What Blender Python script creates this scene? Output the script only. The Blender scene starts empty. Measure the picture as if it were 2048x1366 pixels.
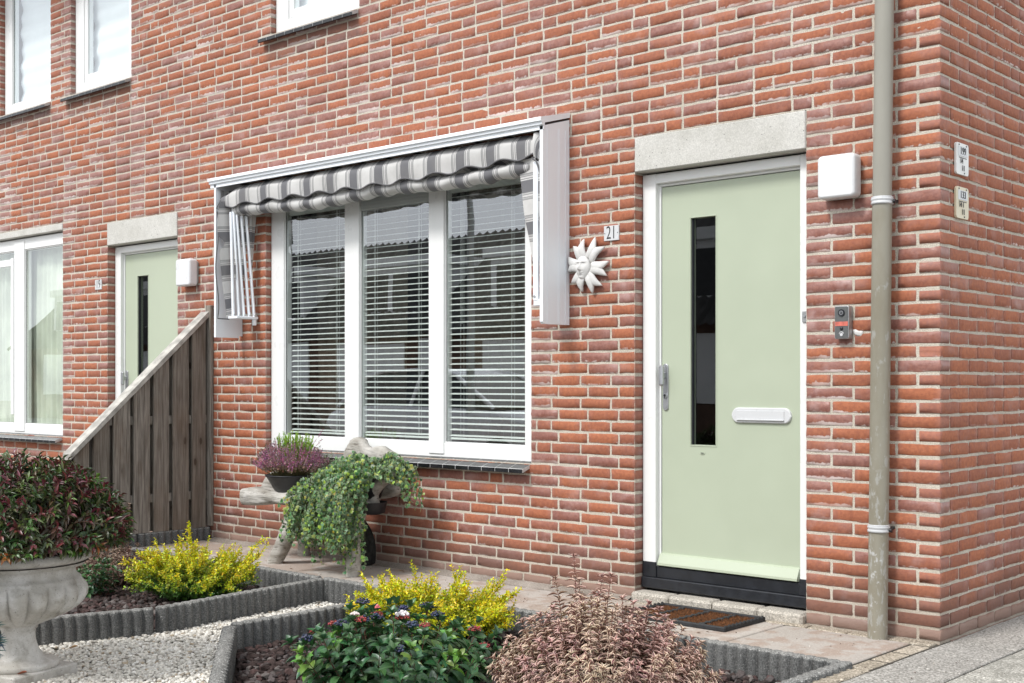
import bpy, math, random
import numpy as np
from mathutils import Vector, Matrix, noise as mnoise

# ------------------------------------------------------------------ camera, sky, sun, exposure
S = bpy.context.scene
COL = S.collection
cd = bpy.data.cameras.new("camera"); cam = bpy.data.objects.new("camera", cd); COL.objects.link(cam)
cam.location = (2.295, -5.350, 1.143)
cam.rotation_euler = (math.radians(90), 0, math.atan2(.6699, .7424))
cd.sensor_width = 36; cd.lens = 36 * 2512 / 2048; cd.shift_y = 83 / 2048
cd.clip_start = .05; cd.clip_end = 400
S.camera = cam
S.view_settings.view_transform = 'Standard'; S.view_settings.look = 'None'
S.view_settings.exposure = 0.49; S.view_settings.gamma = 1

W = bpy.data.worlds.new("World"); S.world = W; W.use_nodes = True
wn = W.node_tree; wn.nodes.clear()
SUN_EL, SUN_AZ = math.radians(50), math.radians(190)   # azimuth clockwise from +y
def wadd(t, **k):
    n = wn.nodes.new(t)
    for a, b in k.items(): setattr(n, a, b)
    return n
sky = wadd('ShaderNodeTexSky', sky_type='NISHITA', sun_disc=False)
sky.sun_elevation = SUN_EL; sky.sun_rotation = SUN_AZ; sky.dust_density = 3.0; sky.air_density = 1.0
hs = wadd('ShaderNodeHueSaturation'); hs.inputs['Saturation'].default_value = .22
tc = wadd('ShaderNodeTexCoord'); nz = wadd('ShaderNodeTexNoise'); nz.inputs['Scale'].default_value = 2.2
nz.inputs['Detail'].default_value = 5
mp = wadd('ShaderNodeMapping'); mp.inputs['Scale'].default_value = (1, 1, 2.4)
rr = wadd('ShaderNodeMapRange'); rr.inputs[1].default_value = .35; rr.inputs[2].default_value = .7
rr.inputs[3].default_value = .0; rr.inputs[4].default_value = 1
mx = wadd('ShaderNodeMixRGB'); mx.inputs[2].default_value = (9.2, 9.6, 10.1, 1)
bg = wadd('ShaderNodeBackground'); bg.inputs[1].default_value = .13
wo = wadd('ShaderNodeOutputWorld')
L = wn.links.new
L(sky.outputs[0], hs.inputs['Color']); L(tc.outputs['Generated'], mp.inputs[0]); L(mp.outputs[0], nz.inputs[0])
mm = wadd('ShaderNodeMath', operation='MULTIPLY_ADD'); mm.inputs[1].default_value = .45; mm.inputs[2].default_value = .4
L(nz.outputs[0], rr.inputs[0]); L(rr.outputs[0], mm.inputs[0]); L(mm.outputs[0], mx.inputs[0]); L(hs.outputs[0], mx.inputs[1]); L(mx.outputs[0], bg.inputs[0]); L(bg.outputs[0], wo.inputs[0])

ld = bpy.data.lights.new("sun", 'SUN'); ld.energy = 1.95; ld.angle = math.radians(12); ld.color = (1, .975, .945)
lo = bpy.data.objects.new("sun", ld); COL.objects.link(lo)
sd = Vector((math.sin(SUN_AZ) * math.cos(SUN_EL), math.cos(SUN_AZ) * math.cos(SUN_EL), math.sin(SUN_EL)))
lo.rotation_euler = sd.to_track_quat('Z', 'Y').to_euler(); lo.location = (0, 0, 12)

RNG = np.random.default_rng(7); random.seed(7)
uni = lambda a, b, n=None: RNG.uniform(a, b, n)

# ------------------------------------------------------------------ materials
class Mt:
    def __init__(s, name):
        s.m = bpy.data.materials.new(name); s.m.use_nodes = True; s.t = s.m.node_tree; s.t.nodes.clear()
        s.out = s.n('ShaderNodeOutputMaterial')
        s.b = s.n('ShaderNodeBsdfPrincipled'); s.l(s.b.outputs[0], s.out.inputs[0])
    def n(s, t, **k):
        x = s.t.nodes.new(t)
        for a, b in k.items(): setattr(x, a, b)
        return x
    def l(s, a, b): s.t.links.new(a, b)
    def put(s, sock, v):
        if isinstance(v, (int, float)): sock.default_value = v
        elif isinstance(v, tuple): sock.default_value = (*v, 1) if len(v) == 3 and sock.type == 'RGBA' else v
        else: s.l(v, sock)
    def noise(s, scale, detail=4, rough=.55, vec=None, stretch=None, col=False):
        c = vec
        if c is None: c = s.n('ShaderNodeNewGeometry').outputs['Position']
        if stretch:
            mp = s.n('ShaderNodeMapping'); mp.inputs['Scale'].default_value = stretch; s.l(c, mp.inputs[0]); c = mp.outputs[0]
        x = s.n('ShaderNodeTexNoise'); x.inputs['Scale'].default_value = scale; x.inputs['Detail'].default_value = detail
        x.inputs['Roughness'].default_value = rough; s.l(c, x.inputs['Vector'])
        return x.outputs['Color' if col else 0]
    def obj(s): return s.n('ShaderNodeTexCoord').outputs['Object']
    def ramp(s, v, a, b, c=0., d=1.):
        x = s.n('ShaderNodeMapRange'); x.interpolation_type = 'SMOOTHSTEP'
        for i, q in enumerate((a, b, c, d)): x.inputs[i + 1].default_value = q
        s.l(v, x.inputs[0]); return x.outputs[0]
    def mix(s, f, a, b, mode='MIX'):
        x = s.n('ShaderNodeMixRGB', blend_type=mode); s.put(x.inputs[0], f); s.put(x.inputs[1], a); s.put(x.inputs[2], b)
        return x.outputs[0]
    def math(s, op, a, b=0., c=0.):
        x = s.n('ShaderNodeMath', operation=op); s.put(x.inputs[0], a); s.put(x.inputs[1], b); s.put(x.inputs[2], c); return x.outputs[0]
    def attr(s, nm='Col'):
        a = s.n('ShaderNodeAttribute', attribute_name=nm); return a
    def sep(s, v):
        x = s.n('ShaderNodeSeparateXYZ'); s.l(v, x.inputs[0]); return x.outputs
    def bump(s, h, strength=.5, dist=.002, prev=None):
        x = s.n('ShaderNodeBump'); x.inputs['Strength'].default_value = strength; x.inputs['Distance'].default_value = dist
        s.l(h, x.inputs['Height'])
        if prev: s.l(prev, x.inputs['Normal'])
        s.l(x.outputs[0], s.b.inputs['Normal']); return x.outputs[0]
    def set(s, col=None, rough=None, metal=None, spec=None):
        if col is not None: s.put(s.b.inputs['Base Color'], col)
        if rough is not None: s.put(s.b.inputs['Roughness'], rough)
        if metal is not None: s.put(s.b.inputs['Metallic'], metal)
        if spec is not None: s.put(s.b.inputs['Specular IOR Level'], spec)
        return s

def simple(name, col, rough=.5, var=.06, scale=9, metal=0, bump=0, bscale=200, spec=.5):
    m = Mt(name)
    n = m.noise(scale, 5)
    dk = tuple(c * (1 - var * 2.2) for c in col); lt = tuple(min(1, c * (1 + var * 1.6)) for c in col)
    m.set(m.mix(m.ramp(n, .3, .7), dk, lt), None, metal, spec)
    m.put(m.b.inputs['Roughness'], m.ramp(m.noise(scale * 4, 3), .2, .8, max(.02, rough - .08), min(1, rough + .08)))
    if bump: m.bump(m.noise(bscale, 3), bump, .001)
    return m.m

def mat_brick():
    m = Mt('brick'); a = m.attr(); r, g, b = m.sep(a.outputs['Vector'])
    uv = m.n('ShaderNodeUVMap', uv_map='UVMap').outputs[0]; u, v, _ = m.sep(uv)
    n1 = m.noise(9, 5, .6); n2 = m.noise(55, 4, .65); n3 = m.noise(280, 2)
    base = m.mix(r, (.375, .122, .053), (.255, .086, .048))
    purp = m.mix(m.ramp(n1, .3, .7), (.19, .078, .064), (.27, .145, .128))
    pm = m.ramp(m.math('ADD', m.math('ADD', m.math('MULTIPLY', n1, .4), m.math('MULTIPLY', m.math('SUBTRACT', m.noise(.9, 3), .5), 1.3)), g), .64, 1.0)
    c = m.mix(pm, base, purp)
    c = m.mix(m.ramp(n2, .35, .72, 0, .55), c, (.24, .082, .055))
    ed = m.math('MULTIPLY', m.math('ABSOLUTE', m.math('SUBTRACT', u, .5)), 2.); c = m.mix(m.math('MULTIPLY', m.ramp(m.math('ADD', ed, m.math('MULTIPLY', n1, .5)), .9, 1.35), .45), c, (.30, .15, .13))
    c = m.mix(m.ramp(n2, .62, .35, .0, .22), c, (.52, .21, .12))
    # lime bloom: pale crust along the lower arris and in drifts on some bricks
    low = m.math('ADD', m.math('MULTIPLY', m.ramp(v, .55, .02), .5), m.math('MULTIPLY', m.noise(34, 4, .62), .95))
    wm = m.math('MULTIPLY', m.ramp(m.math('ADD', low, m.math('MULTIPLY', b, .50)), 1.10, 1.25), m.ramp(m.noise(1.7, 3), .42, .60, .2, 1))
    c = m.mix(m.math('MULTIPLY', wm, .85), c, (.70, .61, .58))
    c = m.mix(m.math('MULTIPLY', m.ramp(m.noise(6, 4), .54, .70), m.math('MULTIPLY', g, .6)), c, (.42, .28, .26))  # glossy sheen of the mauve bricks, painted into the colour as pale patches
    # damp, dirty foot of the wall
    _, _, z = m.sep(m.n('ShaderNodeNewGeometry').outputs['Position'])
    dz = m.ramp(m.math('ADD', z, m.math('MULTIPLY', m.noise(3, 4), .28)), .50, .20)
    c = m.mix(m.math('MULTIPLY', dz, .70), c, (.125, .075, .06))
    dz2 = m.ramp(m.math('ADD', z, m.math('MULTIPLY', m.noise(12, 4), .05)), .1, .07)
    c = m.mix(m.math('MULTIPLY', dz2, .6), c, (.30, .215, .175))
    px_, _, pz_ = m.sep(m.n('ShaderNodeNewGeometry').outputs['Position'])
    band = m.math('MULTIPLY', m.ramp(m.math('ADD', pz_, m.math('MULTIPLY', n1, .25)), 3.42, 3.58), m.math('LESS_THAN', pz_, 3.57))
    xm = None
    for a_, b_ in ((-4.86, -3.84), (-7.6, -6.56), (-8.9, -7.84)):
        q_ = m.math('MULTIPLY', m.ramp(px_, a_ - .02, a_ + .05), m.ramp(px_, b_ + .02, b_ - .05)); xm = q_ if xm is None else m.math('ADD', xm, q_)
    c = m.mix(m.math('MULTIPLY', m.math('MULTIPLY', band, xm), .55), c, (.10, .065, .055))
    sp = m.ramp(m.noise(130, 1), .78, .82)
    c = m.mix(m.math('MULTIPLY', sp, .8), c, (.03, .015, .012))
    m.set(c, m.ramp(m.math('ADD', g, m.math('MULTIPLY', n2, .4)), .5, 1.2, .82, .36), 0, .45)
    p = m.bump(n2, .55, .004); m.bump(n3, .35, .0015, p)
    return m.m
def mat_mortar():
    m = Mt('mortar'); n = m.noise(260, 2, .7); n0 = m.noise(5, 4)
    c = m.mix(m.ramp(n0, .3, .7), (.60, .555, .465), (.73, .68, .59))
    c = m.mix(m.ramp(n, .40, .6, 0, .75), c, (.31, .27, .22)); c = m.mix(m.ramp(n, .6, .75, 0, .5), c, (.75, .71, .64))
    x, y, z = m.sep(m.n('ShaderNodeNewGeometry').outputs['Position'])
    c = m.mix(m.ramp(m.math('ADD', z, m.math('MULTIPLY', m.noise(3, 4), .28)), .42, .12, 0, .5), c, (.30, .24, .19))
    m.set(c, .95, 0, .2); m.bump(n, .8, .003); return m.m
def mat_concrete(name, c1, c2, dots=(.05, .05, .05), bs=.4, pit=.70, gs=170, gk=.4):
    m = Mt(name); o = m.n('ShaderNodeNewGeometry').outputs['Position']
    n = m.noise(4, 6, .6); g = m.noise(gs, 3, .7); p = m.noise(75, 2)
    c = m.mix(m.ramp(n, .3, .72), c1, c2)
    c = m.mix(m.ramp(g, .56, .36, 0, gk), c, tuple(x * .45 for x in c1)); c = m.mix(m.ramp(g, .54, .72, 0, gk * 1.3), c, tuple(min(.9, x * 1.35) for x in c2))
    c = m.mix(m.ramp(p, pit, pit + .04, 0, .75), c, dots)
    m.set(c, .92, 0, .25); q = m.bump(g, bs, .003); return m.m
def mat_wood():
    m = Mt('weathered_wood'); o = m.obj(); r = m.attr().outputs['Vector']; ra, rb, rc = m.sep(r)
    ax = m.n('ShaderNodeVectorMath', operation='ADD'); m.l(o, ax.inputs[0]); m.l(r, ax.inputs[1])
    g = m.noise(5, 6, .6, ax.outputs[0], (14, 14, .7)); f = m.noise(20, 4, .6, ax.outputs[0], (22, 22, .5)); k = m.noise(2.4, 3, .5, ax.outputs[0], (2, 2, 1))
    c = m.mix(m.ramp(g, .3, .7), (.13, .118, .102), (.36, .33, .29))
    c = m.mix(m.ramp(k, .45, .75, 0, .5), c, (.17, .115, .075))
    c = m.mix(m.ramp(f, .25, .42, .75, 0), c, (.055, .045, .038))
    kx = m.n('ShaderNodeTexVoronoi', voronoi_dimensions='2D'); kx.inputs['Scale'].default_value = 1.; cb = m.n('ShaderNodeCombineXYZ'); _, ay, az = m.sep(ax.outputs[0]); m.l(m.math('MULTIPLY', ay, 6.), cb.inputs[0]); m.l(m.math('MULTIPLY', az, 2.6), cb.inputs[1]); m.l(cb.outputs[0], kx.inputs[0])
    c = m.mix(m.ramp(kx.outputs['Distance'], .20, .08, 0, .4), c, (.10, .075, .055)); c = m.mix(m.math('MULTIPLY', m.ramp(kx.outputs['Distance'], .085, .05, 0, .9), m.ramp(m.noise(3, 2), .48, .55)), c, (.045, .03, .022))
    c = m.mix(m.math('MULTIPLY', ra, .5), c, (.10, .08, .06))
    m.set(c, .85, 0, .25); m.bump(f, .8, .004); return m.m
def mat_drift():
    m = Mt('driftwood'); o = m.obj()
    w = m.noise(3.5, 4, .6, o, (1.2, 3, 6)); g = m.noise(16, 6, .65, o, (.8, 3, 5)); h = m.noise(7, 3)
    c = m.mix(m.ramp(w, .3, .7), (.27, .25, .215), (.52, .50, .46)); c = m.mix(m.ramp(g, .28, .48, .85, 0), c, (.06, .045, .033))
    c = m.mix(m.ramp(h, .5, .7, 0, .45), c, (.58, .56, .53))
    m.set(c, .85, 0, .2); m.bump(g, .9, .008); return m.m
def mat_glass(ior=2.8, tint=(.93, .97, .95)):
    m = Mt('window_glass'); m.t.nodes.remove(m.b)
    tr = m.n('ShaderNodeBsdfTransparent'); tr.inputs[0].default_value = (*tint, 1)
    gl = m.n('ShaderNodeBsdfGlossy'); gl.inputs['Roughness'].default_value = .0; gl.inputs[0].default_value = (.95, .97, 1, 1)
    n = m.noise(1.6, 1); bm = m.n('ShaderNodeBump'); bm.inputs['Strength'].default_value = .06; bm.inputs['Distance'].default_value = .01
    m.l(n, bm.inputs['Height']); m.l(bm.outputs[0], gl.inputs['Normal'])
    ge = m.n('ShaderNodeNewGeometry'); dt = m.n('ShaderNodeVectorMath', operation='DOT_PRODUCT'); m.l(ge.outputs['Normal'], dt.inputs[0]); m.l(ge.outputs['Incoming'], dt.inputs[1])
    f0 = ((ior - 1) / (ior + 1)) ** 2; sch = m.math('POWER', m.math('SUBTRACT', 1., m.math('ABSOLUTE', dt.outputs['Value'])), 4.); fr = m.math('MULTIPLY_ADD', sch, 1 - f0, f0)
    mixn = m.n('ShaderNodeMixShader'); m.l(fr, mixn.inputs[0]); m.l(tr.outputs[0], mixn.inputs[1]); m.l(gl.outputs[0], mixn.inputs[2])
    m.l(mixn.outputs[0], m.out.inputs[0]); return m.m
def mat_leaf(name, rough=.42, trans=.25, margin=None, mw=.55, mamt=1.0, rib=None, spec=.5, vein=.0):
    m = Mt(name); a = m.attr().outputs['Color']; uv = m.n('ShaderNodeUVMap', uv_map='UVMap').outputs[0]; u, v, _ = m.sep(uv)
    e = m.math('MULTIPLY', m.math('ABSOLUTE', m.math('SUBTRACT', u, .5)), 2.)
    c = m.mix(m.ramp(m.noise(60, 3), .3, .7, 0, .3), a, m.mix(1., a, (.55, .55, .55), 'MULTIPLY'))
    if rib: c = m.mix(m.ramp(e, .16, .02, 0, .6), c, rib)
    if margin:
        k = m.math('ADD', e, m.math('MULTIPLY', m.math('SUBTRACT', m.noise(140, 2), .5), .5))
        c = m.mix(m.ramp(k, mw, mw + .12, 0, mamt), c, m.mix(m.ramp(m.noise(5, 2), .35, .65), margin[0], margin[1]))
    m.set(c, rough, 0, spec)
    tl = m.n('ShaderNodeBsdfTranslucent'); m.l(c, tl.inputs[0])
    ms = m.n('ShaderNodeMixShader'); ms.inputs[0].default_value = trans
    m.l(m.b.outputs[0], ms.inputs[1]); m.l(tl.outputs[0], ms.inputs[2]); m.l(ms.outputs[0], m.out.inputs[0]); return m.m
def mat_attr(name, rough=.6, bump=0, scale=60, k=.35, spec=.4):
    m = Mt(name); a = m.attr().outputs['Color']; n = m.noise(scale, 4)
    m.set(m.mix(m.ramp(n, .3, .7, 0, k), a, m.mix(1., a, (.45, .43, .42), 'MULTIPLY')), rough, 0, spec)
    if bump: m.bump(m.noise(scale * 3, 3), bump, .003)
    return m.m
def mat_fabric():
    # u runs across the stripes in metres, v along them
    m = Mt('striped_canvas'); uv = m.n('ShaderNodeUVMap', uv_map='UVMap').outputs[0]; u, v, _ = m.sep(uv)
    f = m.math('FRACT', m.math('DIVIDE', u, .232))
    def band(a, b):
        return m.math('MULTIPLY', m.math('GREATER_THAN', f, a), m.math('LESS_THAN', f, b))
    c = m.mix(1., (.74, .735, .72), (.74, .735, .72))
    for a, b, col in ((.0, .32, (.215, .215, .228)), (.30, .335, (.6, .6, .59)), (.335, .35, (.2, .2, .21)), (.36, .40, (.72, .71, .7)), (.40, .415, (.2, .2, .21)), (.425, .46, (.45, .45, .45)),
                      (.46, .47, (.2, .2, .2)), (.84, .85, (.2, .2, .2)), (.85, .885, (.45, .45, .45)), (.895, .91, (.2, .2, .21)), (.91, .95, (.72, .71, .7)), (.955, .97, (.2, .2, .21))):
        c = m.mix(band(a, b), c, col)
    d = m.noise(7, 5); c = m.mix(m.ramp(d, .4, .75, 0, .3), c, (.33, .32, .3))
    m.set(c, .9, 0, .15); m.bump(m.noise(400, 2), .3, .001)
    tl = m.n('ShaderNodeBsdfTranslucent'); m.l(c, tl.inputs[0]); ms = m.n('ShaderNodeMixShader'); ms.inputs[0].default_value = .25
    m.l(m.b.outputs[0], ms.inputs[1]); m.l(tl.outputs[0], ms.inputs[2]); m.l(ms.outputs[0], m.out.inputs[0]); return m.m
def mat_tileset(name, c1, c2, joint, sx, sy, stain=None, gr=1.):
    m = Mt(name); n = m.noise(2.2, 6, .65); n2 = m.noise(9, 5, .6); g = m.noise(105, 3, .7); a = m.attr().outputs['Vector']; r, _, _ = m.sep(a)
    c = m.mix(m.ramp(n, .3, .7), c1, c2); c = m.mix(m.math('MULTIPLY', r, .35), c, tuple(x * .62 for x in c1))
    if stain: c = m.mix(m.ramp(m.math('ADD', m.math('MULTIPLY', n, .6), m.math('MULTIPLY', n2, .4)), .45, .55, 0, .7), c, stain)
    c = m.mix(m.ramp(g, .55, .38, 0, gr), c, tuple(x * .5 for x in c1)); c = m.mix(m.ramp(g, .55, .7, 0, gr), c, tuple(min(.9, x * 1.4) for x in c2))
    m.set(c, .85, 0, .25); p = m.bump(n2, .4, .006); m.bump(g, .5, .002, p); return m.m

BR, MO = mat_brick(), mat_mortar()
LINT = mat_concrete('lintel_concrete', (.50, .49, .45), (.62, .61, .575), bs=.3, pit=.69, gs=150, gk=.25)
URN = mat_concrete('cast_stone', (.34, .32, .28), (.53, .515, .49), (.13, .12, .1), .35, .64)
def mat_urn():
    m = Mt('urn_stone'); n = m.noise(6, 6, .65); g = m.noise(110, 3, .7); p = m.noise(70, 2); o = m.obj(); x, y, z = m.sep(o)
    c = m.mix(m.ramp(n, .32, .7), (.42, .40, .36), (.66, .65, .63)); c = m.mix(m.ramp(m.noise(14, 5, .7), .5, .72, 0, .55), c, (.22, .2, .165))
    c = m.mix(m.ramp(m.noise(170, 2), .66, .7, 0, .7), c, (.12, .11, .09)); c = m.mix(m.ramp(p, .70, .73, 0, .6), c, (.1, .09, .075)); c = m.mix(m.ramp(g, .55, .72, 0, .3), c, (.2, .18, .15))
    c = m.mix(m.ramp(m.math('ADD', z, m.math('MULTIPLY', n, .16)), .57, .62, 0, .45), c, (.24, .23, .2))
    m.set(c, .9, 0, .25); m.bump(g, .35, .003); return m.m
URN = mat_urn()
EDG = mat_concrete('edging_concrete', (.10, .102, .10), (.17, .17, .165), (.38, .38, .36), 1., .68, 150, .75)
EDGT = mat_concrete('edging_top', (.19, .19, .18), (.29, .285, .27), (.5, .5, .48), 1., .66, 150, .9)
STEP = mat_concrete('clinker', (.40, .37, .32), (.52, .48, .42), (.09, .08, .07), .8, .66, 120, .7)
PVC = simple('white_frame_paint', (.80, .81, .80), .32, .005, 2)
PVCG = simple('grey_frame_paint', (.42, .45, .44), .4, .03, 3)
BLACKT = simple('glazed_black_tile', (.014, .015, .017), .16, .2, 12, spec=.45)
TJ = simple('tile_joint', (.5, .5, .49), .8, .1)
DOORG = simple('pale_green_paint', (.425, .475, .362), .42, .012, 2)
BLK = simple('black_plastic', (.016, .018, .023), .42, .12, 20)
RUB = simple('black_rubber', (.018, .019, .021), .7, .15, 30, bump=.3)
COIR = simple('brown_coir', (.19, .075, .026), .95, .3, 90, bump=1, bscale=500)
ALU = simple('brushed_metal', (.50, .51, .53), .35, .05, 20, metal=.85)
ALUD = simple('satin_metal', (.42, .43, .44), .4, .06, 20, metal=.6)
WHITE = simple('white_enamel', (.60, .61, .62), .3, .01, 4)
AWN = simple('white_powder_coat', (.84, .88, .92), .36, .008, 3)
DARKIN = simple('dark_interior', (.035, .033, .03), .8, .2, 2)
ROOMW = simple('room_wall', (.3, .28, .25), .9, .06, 2)
GL = mat_glass(); GLD = mat_glass(1.9, (.8, .83, .82))
BLIND = simple('blind_slat_paint', (.84, .87, .845), .35, .01, 4)
CURT = simple('taupe_curtain', (.16, .135, .11), .9, .12, 3)
CURTG = simple('cream_curtain', (.74, .77, .66), .9, .1, 2)
FAB = mat_fabric()
HEM = simple('grey_hem', (.12, .12, .125), .8, .1)
WOOD, DRIFT = mat_wood(), mat_drift()
PIPE = None
def mat_pipe():
    m = Mt('zinc_grey_pipe'); x, y, z = m.sep(m.n('ShaderNodeNewGeometry').outputs['Position'])
    n = m.noise(9, 5, .6, None, (1, 1, .35)); s = m.noise(24, 5, .65, None, (1.6, 1.6, .6))
    up = m.mix(m.ramp(n, .3, .7), (.29, .28, .24), (.31, .30, .26)); dn = m.mix(m.ramp(n, .3, .7), (.225, .205, .155), (.275, .26, .21))
    c = m.mix(m.ramp(z, 1.9, 1.97), dn, up)
    wz = m.ramp(m.math('ADD', s, m.math('MULTIPLY', z, -.055)), .50, .58); wz = m.math('MULTIPLY', wz, m.ramp(z, 1.5, 1.9, 1, 0))
    c = m.mix(m.math('MULTIPLY', wz, .45), c, (.42, .43, .42)); c = m.mix(m.math('MULTIPLY', m.ramp(m.noise(30, 4, .6), .6, .68), m.ramp(z, .9, .3, 0, .7)), c, (.55, .56, .56))
    m.set(c, .45, 0, .4); return m.m
PIPE = mat_pipe()

# ------------------------------------------------------------------ mesh helpers
class MB:
    """collects verts / faces for ONE mesh object"""
    def __init__(s): s.v = []; s.f = []; s.m = []; s.u = []; s.c = []; s.sm = []; s.cur = (0., 0., 0.)
    def add(s, vs, fs, mi=0, uvs=None, smooth=False):
        b = len(s.v); s.v += [tuple(x) for x in vs]
        s.c += [s.cur] * len(vs); s.u += (list(uvs) if uvs is not None else [(0, 0)] * len(vs))
        for f in fs: s.f.append(tuple(b + i for i in f)); s.m.append(mi); s.sm.append(smooth)
        return s
    def box(s, x0, x1, y0, y1, z0, z1, mi=0, M=None, bev=0.):
        if bev > 0:
            bev = min(bev, .45 * min(abs(x1 - x0), abs(y1 - y0), abs(z1 - z0)))
            vs = []; fs = []
            lo_, hi = (x0, y0, z0), (x1, y1, z1)
            idx = {}
            for sx in (0, 1):
                for sy in (0, 1):
                    for sz in (0, 1):
                        for ax in range(3):
                            p = [hi[0] if sx else lo_[0], hi[1] if sy else lo_[1], hi[2] if sz else lo_[2]]
                            sg = (sx, sy, sz)
                            for k in range(3):
                                if k != ax: p[k] += -bev if sg[k] else bev
                            idx[(sx, sy, sz, ax)] = len(vs); vs.append(tuple(p))
            for ax in range(3):
                o = [k for k in range(3) if k != ax]
                for sd_ in (0, 1):
                    q = []
                    for a, b in ((0, 0), (1, 0), (1, 1), (0, 1)):
                        t = [0, 0, 0]; t[ax] = sd_; t[o[0]] = a; t[o[1]] = b; q.append(idx[(*t, ax)])
                    fs.append(q)
                # edges parallel to ax
                for a in (0, 1):
                    for b in (0, 1):
                        t0 = [0, 0, 0]; t1 = [0, 0, 0]; t0[ax] = 0; t1[ax] = 1
                        t0[o[0]] = t1[o[0]] = a; t0[o[1]] = t1[o[1]] = b
                        fs.append([idx[(*t0, o[0])], idx[(*t1, o[0])], idx[(*t1, o[1])], idx[(*t0, o[1])]])
            for sx in (0, 1):
                for sy in (0, 1):
                    for sz in (0, 1): fs.append([idx[(sx, sy, sz, a)] for a in range(3)])
        else:
            vs = [(x, y, z) for x in (x0, x1) for y in (y0, y1) for z in (z0, z1)]
            fs = [(0, 1, 3, 2), (4, 6, 7, 5), (0, 4, 5, 1), (2, 3, 7, 6), (0, 2, 6, 4), (1, 5, 7, 3)]
        if M is not None: vs = [tuple(M @ Vector(v)) for v in vs]
        return s.add(vs, fs, mi)
    def tube(s, pts, rad, n=12, mi=0, caps=True, nfun=None):
        pts = [Vector(p) for p in pts]; rad = rad if hasattr(rad, '__len__') else [rad] * len(pts)
        vs = []; fs = []; T = []; prev = None
        for i, p in enumerate(pts):
            t = (pts[min(i + 1, len(pts) - 1)] - pts[max(i - 1, 0)]).normalized()
            if prev is None:
                a = Vector((0, 0, 1)) if abs(t.z) < .9 else Vector((1, 0, 0)); x = t.cross(a).normalized()
            else: x = (prev - t * prev.dot(t)).normalized()
            prev = x; y = t.cross(x)
            for k in range(n):
                an = 2 * math.pi * k / n; r = rad[i] * (nfun(p, an, i) if nfun else 1)
                vs.append(tuple(p + (x * math.cos(an) + y * math.sin(an)) * r))
        for i in range(len(pts) - 1):
            for k in range(n): fs.append((i * n + k, i * n + (k + 1) % n, (i + 1) * n + (k + 1) % n, (i + 1) * n + k))
        s.add(vs, fs, mi, smooth=True)
        if caps:
            s.add(vs[:n], [tuple(range(n))[::-1]], mi); s.add(vs[-n:], [tuple(range(n))], mi)
        return s
    def lathe(s, prof, n=48, c=(0, 0, 0), mi=0, rf=None):
        vs = []; fs = []
        for i, (r, z) in enumerate(prof):
            for k in range(n):
                a = 2 * math.pi * k / n; q = r * (rf(i, a, z) if rf else 1); vs.append((c[0] + q * math.cos(a), c[1] + q * math.sin(a), c[2] + z))
        for i in range(len(prof) - 1):
            for k in range(n): fs.append((i * n + k, i * n + (k + 1) % n, (i + 1) * n + (k + 1) % n, (i + 1) * n + k))
        return s.add(vs, fs, mi, smooth=True)
    def prism(s, poly, axis, a, b, mi=0, smooth=False):
        """poly in the plane orthogonal to axis ('x': (y,z), 'y': (x,z), 'z': (x,y)), extruded from a to b"""
        def P(p, t): return {'x': (t, p[0], p[1]), 'y': (p[0], t, p[1]), 'z': (p[0], p[1], t)}[axis]
        n = len(poly); vs = [P(p, a) for p in poly] + [P(p, b) for p in poly]
        s.add(vs, [(i, (i + 1) % n, n + (i + 1) % n, n + i) for i in range(n)], mi, smooth=smooth)
        s.add(vs, [tuple(range(n))[::-1], tuple(range(n, 2 * n))], mi); return s
    def build(s, name, mats, parent=None, fix=True, **tg):
        me = bpy.data.meshes.new(name); me.from_pydata(s.v, [], s.f)
        mats = mats if isinstance(mats, (list, tuple)) else [mats]
        for m in mats: me.materials.append(m)
        me.polygons.foreach_set('material_index', s.m); me.polygons.foreach_set('use_smooth', s.sm)
        uvl = me.uv_layers.new(name='UVMap'); li = np.empty(len(me.loops), np.int32); me.loops.foreach_get('vertex_index', li)
        uvl.data.foreach_set('uv', np.array(s.u, np.float32)[li].ravel())
        ca = me.color_attributes.new('Col', 'FLOAT_COLOR', 'POINT'); c = np.ones((len(s.v), 4), np.float32); c[:, :3] = s.c
        ca.data.foreach_set('color', c.ravel())
        if fix:
            import bmesh
            bm = bmesh.new(); bm.from_mesh(me); bmesh.ops.recalc_face_normals(bm, faces=bm.faces); bm.to_mesh(me); bm.free()
        return link(name, me, parent, **tg)

def link(name, data, parent=None, **tg):
    o = bpy.data.objects.new(name, data); COL.objects.link(o)
    if parent is not None:
        o.parent = parent; o.matrix_parent_inverse = Matrix.Translation(parent.location).inverted()
    for k, v in tg.items(): o[k] = v
    return o
def thing(name, label, cat, loc=(0, 0, 0), group=None):
    o = bpy.data.objects.new(name, None); COL.objects.link(o); o.location = loc; o.empty_display_size = .1
    o['label'] = label; o['category'] = cat
    if group: o['group'] = group
    return o
def tagt(label, cat, group=None):
    d = dict(label=label, category=cat)
    if group: d['group'] = group
    return d

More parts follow.
